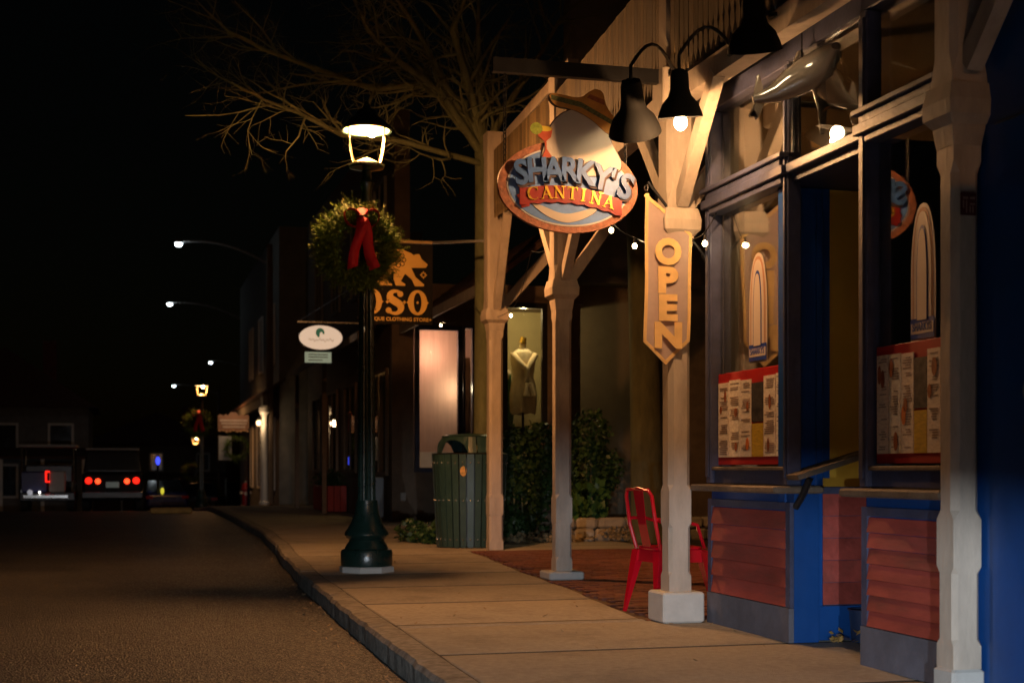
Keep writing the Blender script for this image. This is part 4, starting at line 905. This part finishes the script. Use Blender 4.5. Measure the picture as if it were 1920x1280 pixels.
for key, pts in LIMB.items():
    q = MB(); n = len(pts); r0 = {'a': .06, 'b': .06, 'f': .042, 'c': .07, 'd': .07}.get(key, .055)
    P = [Vector(p) for p in pts]; P = [P[0]]+[x+Vector((rg.gauss(0, .03), rg.gauss(0, .03), rg.gauss(0, .02))) for x in P[1:]]
    rad = [r0*(1-.82*i/(n-1)) for i in range(n)]; q.tube(P, rad, 7)
    for i in range(1, n):
        for s_ in range(4):
            u = rg.random(); p = P[i-1].lerp(P[i], u); d = (P[i]-P[i-1]).normalized(); ax = Vector((rg.gauss(-.3, .8), rg.gauss(0, .8), rg.gauss(.1, .7))).normalized()
            grow_br(q, p, (d*.8+ax*.75).normalized(), rg.uniform(.5, 1.1), rad[i]*.5+.004, 2, rg)
    q.build('limb', BARK, tr, smooth=True, angle=60)
# ------------------------------------------------------------------ farther shops on the right side
sh2 = thing('shop_building', (6, 33, 0), 'dark brown shop with deep awning and curtained windows past the boutique', 'building')
box('front_wall', DBROWN, sh2, 5.0, 5.3, 27.25, 27.9, 0, 8); box('front_wall', DBROWN, sh2, 5.0, 5.3, 27.9, 31.0, 0, .9); box('front_wall', DBROWN, sh2, 5.0, 5.3, 27.9, 31.0, 3.0, 8)
box('front_wall', DBROWN, sh2, 5.0, 5.3, 31.0, 41, 0, 8)
def fwin(X, y0, y1, z0, z1, parent, fm=BROWN, pm=GLASS2, n=2, name='window'):
    q = MB(); t = .07; q.box(X-.06, X, y0-t, y0, z0-t, z1+t); q.box(X-.06, X, y1, y1+t, z0-t, z1+t); q.box(X-.06, X, y0, y1, z0-t, z0); q.box(X-.06, X, y0, y1, z1, z1+t)
    w = q.build(name, fm, parent); box('pane', pm, w, X-.03, X-.022, y0, y1, z0, z1)
    for k in range(1, n): yy = y0+(y1-y0)*k/n; box('mullion', fm, w, X-.05, X-.031, yy-.025, yy+.025, z0, z1)
    return w
fwin(5.0, 28.0, 30.8, .95, 2.95, sh2, BROWN, GLASS2, 3)
box('interior_back', ROOM, sh2, 6.4, 6.5, 27.25, 31.2, 0, 3.2); box('interior_floor', DKWOOD, sh2, 5.3, 6.4, 27.25, 31.2, .7, .8)
cu = MB().loft([[(5.5+.05*math.sin(yy*22), yy, .95), (5.5+.05*math.sin(yy*22), yy, 2.9)] for yy in [29.6+.03*k for k in range(40)]], cap=False, closed=False).build('curtain', mat('tan_curtain', (.5, .36, .2), .9, .1, 5, .1), sh2)
point('room_light', (5.75, 29.2, 2.7), 26, (1, .65, .25), .05, sh2)
for k in range(3): fwin(5.0, 32.0+k*3.0, 33.6+k*3.0, 1.0, 2.9, sh2, BROWN, GLASS2, 2)
for k in range(4): fwin(5.0, 28.2+k*3.2, 29.4+k*3.2, 4.9, 6.8, sh2, GREYW, GLASS2, 2)
aw = MB().loft([[(4.25, y_, 3.62), (4.98, y_, 4.2), (4.98, y_, 4.05), (4.25, y_, 3.52)] for y_ in (26.9, 38.0)]).build('awning', SHING, sh2)
MB().beam((4.24, 26.9, 3.56), (4.24, 38, 3.56), .04, .14).build('awning_fascia', BROWN, sh2)
for yy in (27.0, 32.4, 37.8): box('awning_post', BROWN, sh2, 4.27, 4.37, yy, yy+.1, 0, 3.5)
xt = thing('christmas_tree', (5.75, 28.4, .8), 'small christmas tree with coloured lights in the dark shop window', 'christmas tree'); q = MB(); r = random.Random(3)
for _ in range(900):
    u = r.random()**.7; a = r.uniform(0, 6.28); rad = .45*u*r.uniform(.6, 1); c = Vector((5.75+rad*math.cos(a), 28.4+rad*math.sin(a), 2.35-1.45*u)); d = Vector((math.cos(a), math.sin(a), -.25+r.gauss(0, .3)))*.1; e = Vector((-math.sin(a), math.cos(a), r.gauss(0, .4)))*.02
    q.add([c-e, c+e, c+d], [(0, 1, 2)])
q.build('foliage', NEED, xt, kind='stuff')
for k, cl_ in enumerate([(1, .15, .05), (1, .7, .2), (.1, .9, .2), (1, .8, .5), (1, .2, .3), (1, .6, .2), (.9, .3, .1), (1, .75, .3)]):
    a = k*2.4; u = .15+.1*k; MB().sphere((5.75+.42*u*math.cos(a), 28.4+.42*u*math.sin(a)-.02, 2.3-1.4*u), .022, 6).build('light', glow('xmas%d' % k, cl_, 5), xt, smooth=True)
pl = thing('flower_planter', (4.7, 34.3, 0), 'red painted planter box with dark plants outside the brown shop', 'planter')
for k in range(9): MB().bbox(4.45, 4.49, 33.2+k*.25, 33.44+k*.25, .02, .62, .005).build('plank', mat('red_planter_paint', (.42, .04, .03), .6, .2, 6, .1), pl)
for k in range(3): MB().bbox(4.5+k*.15, 4.64+k*.15, 33.16, 33.2, .02, .62, .005).build('plank', MATS['red_planter_paint'], pl)
MB().box(4.49, 4.95, 33.2, 35.44, .1, .58).build('soil', MATS['dark_soil'], pl)
q = MB(); r = random.Random(9)
for _ in range(700):
    c = Vector((4.7+r.gauss(0, .12), r.uniform(33.2, 35.4), .62+abs(r.gauss(0, .14)))); d = Vector((r.gauss(0, 1), r.gauss(0, 1), r.gauss(.4, .6))).normalized()*.1; e = d.cross(Vector((r.gauss(0, 1), r.gauss(0, 1), 1))).normalized()*.03
    q.add([c-e, c+d*.5+e, c+d], [(0, 1, 2)])
q.build('foliage', LEAF, pl, kind='stuff')
gb = box('utility_box', mat('grey_box_paint', (.34, .34, .35), .6, .1, 5, .1), None, 4.62, 4.92, 28.0, 28.4, 0, .85, b=.02); tag(gb, 'pale grey utility cabinet against the wall behind the lamp column', 'utility box')
ob = box('wall_outlet', mat('outlet_grey', (.5, .5, .48), .5, .05, 5, 0), None, 5.06, 5.17, 26.965, 27.0, .40, .56, b=.01); tag(ob, 'small pale outlet cover low on the boutique wall', 'outlet')
# lit oval sign
ov = thing('oval_sign', (3.66, 28.0, 3.1), 'backlit white oval sign with a green leaf emblem', 'sign')
def oe(cx, cz, rx, rz, y0, y1, m, name, parent, n=40): return MB().prism([(cx+rx*math.cos(2*math.pi*k/n), cz+rz*math.sin(2*math.pi*k/n)) for k in range(n)], y0, y1).build(name, m, parent)
oe(3.66, 3.595, .44, .25, 27.99, 28.1, BLKM, 'housing', ov); oe(3.66, 3.595, .425, .237, 27.975, 27.989, glow('oval_face', (1, .72, .5), .62), 'face', ov)
lf = [(3.60, 3.60), (3.56, 3.66), (3.565, 3.73), (3.61, 3.775), (3.66, 3.78), (3.71, 3.755), (3.735, 3.70), (3.73, 3.66), (3.70, 3.66), (3.685, 3.70), (3.655, 3.70), (3.64, 3.66), (3.635, 3.60)]
MB().prism(lf, 27.970, 27.9745).build('leaf_emblem', mat('emblem_green', (.06, .22, .12), .6, .1, 5, 0, emit=(.1, .3, .15), estr=.25), ov)
q = MB(); r = random.Random(4); pts = []
for k in range(60): u = k/59; pts.append((3.42+.5*u, 27.973, 3.545+.022*math.sin(u*46)+.012*math.sin(u*17)))
q.tube(pts, .004, 4).build('script_lettering', mat('emblem_brown', (.2, .1, .06), .6, .1, 5, 0), ov)
sb = thing('hanging_sign', (3.61, 28.0, 3.1), 'small pale green plate hanging under the oval sign', 'sign')
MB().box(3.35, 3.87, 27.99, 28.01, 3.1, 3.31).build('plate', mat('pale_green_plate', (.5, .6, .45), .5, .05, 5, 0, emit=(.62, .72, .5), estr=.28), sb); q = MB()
for z in (3.26, 3.21, 3.15): q.box(3.42, 3.8-.1*(z < 3.2), 27.986, 27.989, z-.008, z+.008)
q.build('lettering', MATS['emblem_brown'], sb)
for x in (3.42, 3.8): MB().tube([(x, 28.0, 3.31), (x, 28, 3.4)], .006, 5).build('link', BLKM, sb)
MB().beam((3.2, 28.05, 3.9), (5.0, 28.05, 3.9), .03, .03).build('bracket_arm', STEEL, ov); MB().tube([(3.4, 28.05, 3.8), (3.4, 28.05, 3.9)], .01).build('link', BLKM, ov); MB().tube([(3.92, 28.05, 3.8), (3.92, 28.05, 3.9)], .01).build('link', BLKM, ov)
MB().tube([(3.22, 28.05, 3.9), (4.3, 28.05, 4.6)], .008).build('stay', STEEL, ov)
# third shop with white column and carved sign
sh3 = thing('shop_building', (5, 47, 0), 'far dark shop with a lit white corner column', 'building')
box('front_wall', GREYW, sh3, 4.5, 9, 44.2, 60, -1, 8.5); 
for k in range(3): fwin(4.5, 45.5+k*4, 47.5+k*4, .4, 2.6, sh3, WHITE, GLASS2, 2); fwin(4.5, 45.5+k*4, 46.8+k*4, 4.4, 6.2, sh3, WHITE, GLASS2, 2)
MB().beam((4.0, 43.4, 3.1), (4.0, 60, 3.1), .15, .35).build('porch_beam', GREYW, sh3); MB().loft([[(3.9, y_, 3.3), (4.6, y_, 3.8), (4.6, y_, 3.7), (3.9, y_, 3.2)] for y_ in (43.3, 60)]).build('porch_roof', SHING, sh3)
MB().lathe([(.16, -.2), (.16, 0), (.12, .05), (.11, 2.6), (.13, 2.7), (.17, 2.75), (.17, 2.9)], (4.02, 44.0, 0), 20).build('column', WHITE, sh3, smooth=True, angle=30)
box('door_trim', WHITE, sh3, 4.2, 4.3, 44.05, 44.16, -.1, 2.6)
lt = thing('wall_lantern', (3.86, 43.9, 2.3), 'small warm globe lamp beside the far white column', 'lamp')
MB().sphere((3.86, 43.9, 2.42), .1, 10).build('globe', glow('globe_warm', (1, .68, .4), .9), lt, smooth=True); MB().lathe([(.05, 2.52), (.08, 2.53), (.02, 2.62)], (3.86, 43.9, 0), 12).build('cap', BLKM, lt); MB().tube([(3.86, 43.9, 2.6), (4.0, 43.95, 2.72)], .015).build('arm', BLKM, lt)
point('globe_light', (3.82, 43.72, 2.42), 12, (1, .66, .36), .1, lt)
cs = thing('carved_sign', (3.0, 42.7, 2.1), 'scroll topped carved wooden sign lit beside the far lamp', 'sign')
CW = mat('carved_brown', (.30, .15, .08), .6, .25, 8, .3)
pts = [(2.56, 2.14), (3.46, 2.14), (3.46, 2.58)]+[(3.46-.9*k/24, 2.58+.05*abs(math.sin(k*math.pi/4))+.10*math.exp(-((k-12)/3)**2)) for k in range(25)]+[(2.56, 2.58)]
MB().prism(pts, 42.7, 42.76).build('board', CW, cs)
for z, w in ((2.45, .78), (2.36, .7), (2.26, .62)):
    q = MB(); x = 3.01-w/2; r = random.Random(int(z*100))
    while x < 3.01+w/2: ww = r.uniform(.03, .06); q.box(x, x+ww*.8, 42.68, 42.7, z-.03, z+.03); x += ww*1.15
    q.build('lettering', mat('sign_letter_cream', (.62, .48, .36), .6, .1, 5, 0), cs)
q = MB()
for k in range(9): q.sphere((2.6+k*.102, 42.69, 2.13+.02*math.sin(k*2)), .05, 6, .6)
q.build('scroll_trim', mat('scroll_gold', (.55, .30, .12), .5, .3, 12, .1), cs)
MB().tube([(3.45, 42.73, -.25), (3.45, 42.73, 2.2)], .04).build('sign_post', BLKM, cs)
spot('carved_sign_spot', (3.0, 41.6, 3.1), (3.0, 42.7, 2.3), 30, (1, .66, .4), 70)
wb = thing('notice_board', (3.0, 42.75, 1.3), 'pale square board hung below the carved sign', 'board'); MB().bbox(2.58, 2.95, 42.72, 42.75, 1.28, 1.98, .01).build('panel', mat('grey_white_board', (.5, .47, .42), .6, .1, 4, .05), wb); MB().bbox(2.56, 2.97, 42.752, 42.77, 1.26, 2.0, .01).build('frame', DKWOOD, wb)
w4 = wreath((3.08, 42.6, 1.62), 'dark wreath hanging under the carved sign', 260, bow=False); w4['group'] = 'shop wreaths'
hy = thing('fire_hydrant', (3.43, 43.6, -.11), 'red fire hydrant with pale caps beside the white column', 'hydrant'); HR = mat('hydrant_red', (.40, .02, .02), .45, .15, 8, .1)
MB().lathe([(.15, -.11), (.15, -.07), (.10, -.06), (.10, .38), (.13, .40), (.13, .44), (.11, .46), (.10, .54), (.06, .60), (.03, .61)], (3.43, 43.6, 0), 18).build('barrel', HR, hy, smooth=True, angle=30)
MB().lathe([(.03, .61), (.03, .66), (.01, .67)], (3.43, 43.6, 0), 6).build('top_nut', mat('hydrant_cream', (.6, .5, .38), .5, .1, 5, 0), hy)
for a in (-1, 1): MB().tube([(3.43, 43.6, .30), (3.43+a*.17, 43.55, .30)], .045, 12).build('cap', MATS['hydrant_cream'], hy)
MB().tube([(3.43, 43.6, .28), (3.43, 43.43, .28)], .055, 12).build('cap', MATS['hydrant_cream'], hy)
# ------------------------------------------------------------------ cobra head street lights
def cobra(head, pole, label, pw=0):
    t = thing('street_light', (pole[0], pole[1], gz(pole[1])), label, 'street light', 'white overhead street lights'); H = Vector(head)
    MB().tube([(pole[0], pole[1], gz(pole[1])), (pole[0], pole[1], pole[2]+.6)], [.13, .09], 8).build('pole', DBROWN, t)
    a = Vector(pole); pts = [a.lerp(H, k/8)+Vector((0, 0, .25*math.sin(k/8*math.pi))) for k in range(9)]
    MB().tube(pts, .035, 6).build('arm', mat('grey_metal', (.35, .35, .35), .5, .1, 5, 0, metal=.5), t)
    MB().sphere(H, .16, 8, .45).build('head', MATS['grey_metal'], t, smooth=True); MB().sphere(H-Vector((0, 0, .08)), .11, 8, .7).build('lens', glow('white_lens', (.82, .95, 1), 22), t, smooth=True)
    if pw: point('overhead_light', H-Vector((0, 0, .22)), pw, (.85, .95, 1), .1, t)
cobra((1.51, 45.17, 8.05), (4.2, 44.1, 7.3), 'nearest and highest white overhead street light', 4)
cobra((1.68, 61.2, 8.0), (4.74, 60.35, 7.2), 'second white overhead street light below the highest one', 4)
cobra((3.27, 107.9, 7.26), (6.5, 107.5, 6.6), 'small white overhead light lowest on the left of the lanterns', 3)
cobra((5.16, 93.9, 8.0), (8.0, 93.5, 7.3), 'small white overhead light just above the second lantern')

# ------------------------------------------------------------------ vehicles
def wheel(t, x, y, z, r, w):
    o = MB().lathe([(r*.6, -w/2), (r*.95, -w/2), (r, -w/2+.03), (r, w/2-.03), (r*.95, w/2), (r*.6, w/2)], n=24).xf(Matrix.Translation((x, y, z)) @ Matrix.Rotation(R(90), 4, 'Y')).build('wheel', TYRE, t, smooth=True, angle=30)
    MB().lathe([(r*.6, -w/2+.02), (r*.6, w/2-.02)], n=16).xf(Matrix.Translation((x, y, z)) @ Matrix.Rotation(R(90), 4, 'Y')).build('rim', STEEL, o)
def disc(t, x, y, z, r, m, name, d=.04): return MB().lathe([(r, 0), (r, d), (r*.7, d+.012)], n=18).xf(Matrix.Translation((x, y, z)) @ Matrix.Rotation(R(90), 4, 'X')).build(name, m, t, smooth=True, angle=30)
TAIL = glow('tail_light_red', (1, .015, .006), 2.2); TAILS = glow('tail_light_soft', (1, .05, .012), 3.5)
def suv(x, y, label, paint, cat='car'):
    z = gz(y)-.12; t = thing('car', (x, y, z), label, cat); W = .92
    side = [(0, .42), (0, 1.22), (.06, 1.28), (.22, 1.92), (.5, 1.98), (2.3, 1.95), (2.9, 1.3), (4.1, 1.22), (4.25, .9), (4.25, .42)]
    rings = []
    body = MB(); sec = [(0, .42, W*.96, 1.22, W*.96), (.08, .38, W, 1.24, W), (4.0, .38, W, 1.2, W), (4.25, .42, W*.92, 1.0, W*.9)]
    rings = [[(x-w0, y+yy, z+z0), (x+w0, y+yy, z+z0), (x+w1, y+yy, z+z1), (x-w1, y+yy, z+z1)] for yy, z0, w0, z1, w1 in sec]
    b = body.loft(rings).build('body', paint, t); md = b.modifiers.new('b', 'BEVEL'); md.width = .06; md.segments = 3
    cab = MB().loft([[(x-W+.03, y+.04, z+1.25), (x+W-.03, y+.04, z+1.25), (x+W-.03, y+2.9, z+1.22), (x-W+.03, y+2.9, z+1.22)], [(x-W+.14, y+.2, z+1.95), (x+W-.14, y+.2, z+1.95), (x+W-.14, y+2.25, z+1.95), (x-W+.14, y+2.25, z+1.95)]]).build('cabin', BLKM, t); md = cab.modifiers.new('b', 'BEVEL'); md.width = .05; md.segments = 2
    MB().bbox(x-W+.1, x+W-.1, y+.12, y+2.35, z+1.955, z+2.02, .02).build('roof', mat('roof_grey', (.30, .28, .26), .5, .1, 4, 0), t)
    MB().bbox(x-W, x+W, y-.12, y+.0, z+.45, z+.65, .02).build('bumper', BLKM, t)
    for s_ in (-1, 1):
        for yy in (.85, 3.4): wheel(t, x+s_*(W-.1), y+yy, z+.37, .37, .24)
        disc(t, x+s_*.72, y, z+1.0, .105, TAIL, 'tail_light'); disc(t, x+s_*.44, y, z+.98, .085, TAILS, 'tail_light')
    MB().bbox(x-.2, x+.2, y-.03, y-.005, z+.78, z+.96, .008).build('licence_plate', mat('plate_pale', (.45, .55, .52), .5, .1, 5, 0, emit=(.5, .6, .55), estr=.06), t)
    MB().box(x-.72, x+.72, y-.0, y+.05, z+1.3, z+1.3+.02).build('tailgate_seam', BLKM, t)
    return t
suv(-.47, 46.4, 'dark boxy car with four round red tail lights glowing', mat('dark_car_paint', (.012, .012, .014), .55, .1, 4, 0, spec=.15))
def cart(x, y, label):
    z = gz(y)-.12; t = thing('utility_cart', (x, y, z), label, 'cart')
    MB().bbox(x-.8, x+.8, y, y+2.3, z+.35, z+.62, .03).build('chassis', BLKM, t); MB().bbox(x-.78, x+.0, y+.02, y+.7, z+.62, z+1.25, .04).build('rear_body', mat('cart_blue', (.05, .05, .16), .4, .1, 4, 0), t); MB().bbox(x+.05, x+.5, y-.03, y+.6, z+.62, z+1.25, .03).build('cargo_box', mat('cart_white', (.6, .55, .5), .5, .08, 4, 0), t)
    MB().bbox(x-.72, x+.62, y-.12, y-.0, z+.42, z+.56, .03).build('bumper', mat('chrome', (.7, .68, .65), .25, .1, 5, 0, metal=.8), t)
    MB().bbox(x-.85, x+.85, y-.1, y+2.1, z+1.98, z+2.06, .03).build('canopy', mat('canopy_white', (.45, .42, .38), .6, .08, 4, 0), t)
    for a in (-.76, .76):
        for b in (.05, 1.9): MB().tube([(x+a, y+b, z+.6), (x+a*.98, y+b, z+2.0)], .025, 6).build('canopy_post', STEEL, t)
    MB().bbox(x-.7, x+.7, y+.75, y+.95, z+.9, z+1.45, .04).build('seat', BLKM, t)
    for s_ in (-1, 1):
        for yy in (.4, 1.9): wheel(t, x+s_*.68, y+yy, z+.26, .26, .2)
    q = MB(); q.box(x-.06, x+.06, y-.06, y-.035, z+1.22, z+1.26).box(x-.06, x+.06, y-.06, y-.035, z+.92, z+.96).box(x-.06, x-.02, y-.06, y-.035, z+.96, z+1.22); q.build('tail_light', TAIL, t)
    MB().sphere((x-.22, y-.13, z+.62), .03, 6).build('reverse_lamp', glow('white_lamp_small', (1, .95, .9), 5), t, smooth=True); MB().sphere((x-.5, y-.1, z+.62), .08, 8).build('reverse_lamp', glow('white_lamp_dim', (.9, .9, 1), .25), t, smooth=True)
cart(-2.35, 45.2, 'roofed utility cart with a square red tail light at left')
def sedan(x, y, label, paint, rot=0):
    z = gz(y)-.12; t = thing('car', (0, 0, 0), label, 'car'); W = .88
    b = MB().loft([[(-w0, yy, z0), (w0, yy, z0), (w1, yy, z1), (-w1, yy, z1)] for yy, z0, w0, z1, w1 in ((-2.2, .35, W*.9, .85, W*.86), (-2.0, .28, W, .95, W*.95), (2.0, .28, W, .88, W*.95), (2.25, .35, W*.88, .7, W*.8))]).build('body', paint, t); md = b.modifiers.new('b', 'BEVEL'); md.width = .08; md.segments = 3
    c = MB().loft([[(-W*.92, -1.5, .93), (W*.92, -1.5, .93), (W*.92, 1.2, .9), (-W*.92, 1.2, .9)], [(-W*.72, -.9, 1.42), (W*.72, -.9, 1.42), (W*.72, .4, 1.42), (-W*.72, .4, 1.42)]]).build('cabin', GLASSY, t); md = c.modifiers.new('b', 'BEVEL'); md.width = .05; md.segments = 2
    for s_ in (-1, 1):
        for yy in (-1.35, 1.4): wheel(t, s_*(W-.1), yy, .32, .32, .22)
        MB().bbox(s_*.7-.14, s_*.7+.14, -2.23, -2.18, .68, .8, .01).build('tail_light', mat('lens_red_off', (.25, .01, .01), .2, .1, 5, 0), t)
    t.location = (x, y, z); t.rotation_euler = (0, 0, rot); return t
GLASSY = mat('dark_car_glass', (.01, .012, .016), .08, .1, 4, 0, spec=.7)
sedan(1.3, 60.5, 'dark blue car half hidden past the red tail lights', mat('blue_car_paint', (.012, .014, .10), .25, .1, 4, 0, spec=.6, coat=.5), .1)
sedan(3.3, 66, 'black car parked by the far hydrant', mat('black_car_paint', (.012, .012, .013), .2, .1, 4, 0, spec=.6, coat=.6), -.15)
bm2 = thing('beacon_sign', (1.15, 58.4, gz(58.4)), 'thin post with a glowing blue lamp beyond the parked car', 'beacon')
MB().tube([(1.15, 58.4, gz(58.4)), (1.15, 58.4, 1.6)], .05).build('post', BLKM, bm2); MB().sphere((1.15, 58.3, 1.35), .09, 8, 1.9).build('blue_lamp', glow('blue_lamp', (.05, .08, 1), 1.6), bm2, smooth=True); MB().sphere((1.32, 58.3, .15), .07, 8, 2).build('yellow_reflector', glow('yellow_lamp', (.8, .7, .05), .8), bm2, smooth=True)
yk = MB().bbox(.55, 1.6, 37.6, 37.95, -.13, .02, .03).build('wheel_stop', mat('yellow_block_paint', (.5, .32, .10), .8, .25, 8, .2)); tag(yk, 'low yellow painted concrete block across the road end', 'wheel stop')
# ------------------------------------------------------------------ dim houses across the street
def house(x, y, w, d, h, rh, label, wall):
    z = gz(y)-.34; t = thing('house', (x, y, z), label, 'house', None)
    MB().box(x-w/2, x+w/2, y, y+d, z, z+h).build('wall', wall, t); rf = MB().prism([(x-w/2-.4, z+h), (x+w/2+.4, z+h), (x, z+h+rh)], y-.4, y+d+.4).build('roof', SHING, t); MB().box(x+w*.2, x+w*.2+.6, y+d*.4, y+d*.4+.6, z+h, z+h+rh+.6).build('chimney', BRICK, rf)
    for k in range(3):
        xx = x-w/2+w*(k+.5)/3
        for zz in (1.0, h-2.2 if h > 4.5 else 99):
            if zz > 50: continue
            f_ = MB().box(xx-.55, xx+.55, y-.05, y-.002, z+zz, z+zz+1.5).build('window', WHITE, t); box('pane', GLASSY, f_, xx-.45, xx+.45, y-.065, y-.051, z+zz+.1, z+zz+1.4)
    pr_ = MB().loft([[(x-w/2, yy, z+zz) , (x+w/2, yy, z+zz), (x+w/2, yy, z+zz+.12), (x-w/2, yy, z+zz+.12)] for yy, zz in ((y-2.2, 2.7), (y-.06, 3.1))]).build('porch_roof', SHING, t)
    for k in range(5): xx = x-w/2+.15+(w-.3)*k/4; box('porch_post', WHITE, t, xx-.07, xx+.07, y-2.15, y-2.0, z, z+2.7)
house(-5.2, 66, 7, 8, 5.0, 2.6, 'dim gabled house with a porch at the far left', GREYW)
house(2.2, 118, 11, 8, 5.5, 2.6, 'barely visible house closing the far end of the street', DBROWN)
house(-13, 60, 9, 9, 5.5, 3, 'dark house at the left edge behind the parked cart', DBROWN)
nb = thing('unseen_shade_bay', (3.9, .5, 0), 'low unseen bay added outside the view to shade the nearest post', 'building')  # added out-of-view block, height set to shade nearest post and second window
box('shade_bay_wall', NAVY, nb, 2.885, 4.8, -1.5, 2.0, 0, 2.88); MB().bbox(2.86, 4.85, -1.55, 2.02, 2.882, 2.95, .01).build('roof', SHING, nb)
fwin(2.885, -1.0, 1.5, .9, 2.4, nb, NAVY, GLASS2, 3)
# ------------------------------------------------------------------ headlamps of the car the picture is taken from
hl = thing('headlamp', (.3, -.6, .5), 'pair of car headlamps behind the viewer shining along the pavement', 'headlamp')
for x in (-.75, .55):
    MB().box(x-.4, x+.4, -1.0, -.62, .624, .64).box(x-.4, x+.4, -1.0, -.62, .40, .415).box(x-.415, x-.4, -1.0, -.62, .40, .64).box(x+.4, x+.415, -1.0, -.62, .40, .64).build('housing', BLKM, hl)
    spot('headlamp_beam', (x, -.95, .615), (x+1.8, 6, .45), 950, (.80, .90, 1), 85, .5, .012)

plq = thing('number_plaque', (3.575, 5.52, 2.12), 'small dark red plaque on the nearest porch post', 'plaque')
MB().bbox(3.535, 3.615, 5.522, 5.53, 2.12, 2.22, .003).build('plate', mat('plaque_red', (.10, .02, .02), .5, .2, 8, .05), plq)
q = MB()
for x0, x1, z0, z1 in ((3.545, 3.57, 2.19, 2.2), (3.545, 3.55, 2.15, 2.185), (3.56, 3.565, 2.13, 2.185), (3.58, 3.605, 2.19, 2.2), (3.58, 3.605, 2.165, 2.172), (3.578, 3.583, 2.13, 2.16), (3.592, 3.597, 2.13, 2.16)): q.box(x0, x1, 5.5195, 5.5215, z0, z1)
q.build('marks', mat('plaque_mark', (.30, .2, .16), .6, .2, 8, 0), plq)
lv = MB(); r = random.Random(12)
for _ in range(420):
    Y = r.uniform(5, 30)
    if r.random() < .6: X = kx(Y)-abs(r.gauss(0, .12))-.01; Z = gz(Y)-.126
    else: X = r.uniform(kx(Y)+.2, 4.0); Z = gz(Y)+.004
    a = r.uniform(0, 6.28); L_ = r.uniform(.008, .03); c = Vector((X, Y, Z)); d = Vector((math.cos(a), math.sin(a), r.uniform(0, .5)))*L_; e = Vector((-math.sin(a), math.cos(a), r.uniform(-.2, .3)))*L_*.4
    lv.add([c-d, c+e, c+d, c-e], [(0, 1, 2, 3)])
tag(lv.build('street_debris', mat('debris_leaf', (.30, .22, .13), .8, .4, 30, 0)), 'scattered bits of leaf and grit along the kerb and pavement', 'debris', kind='stuff')
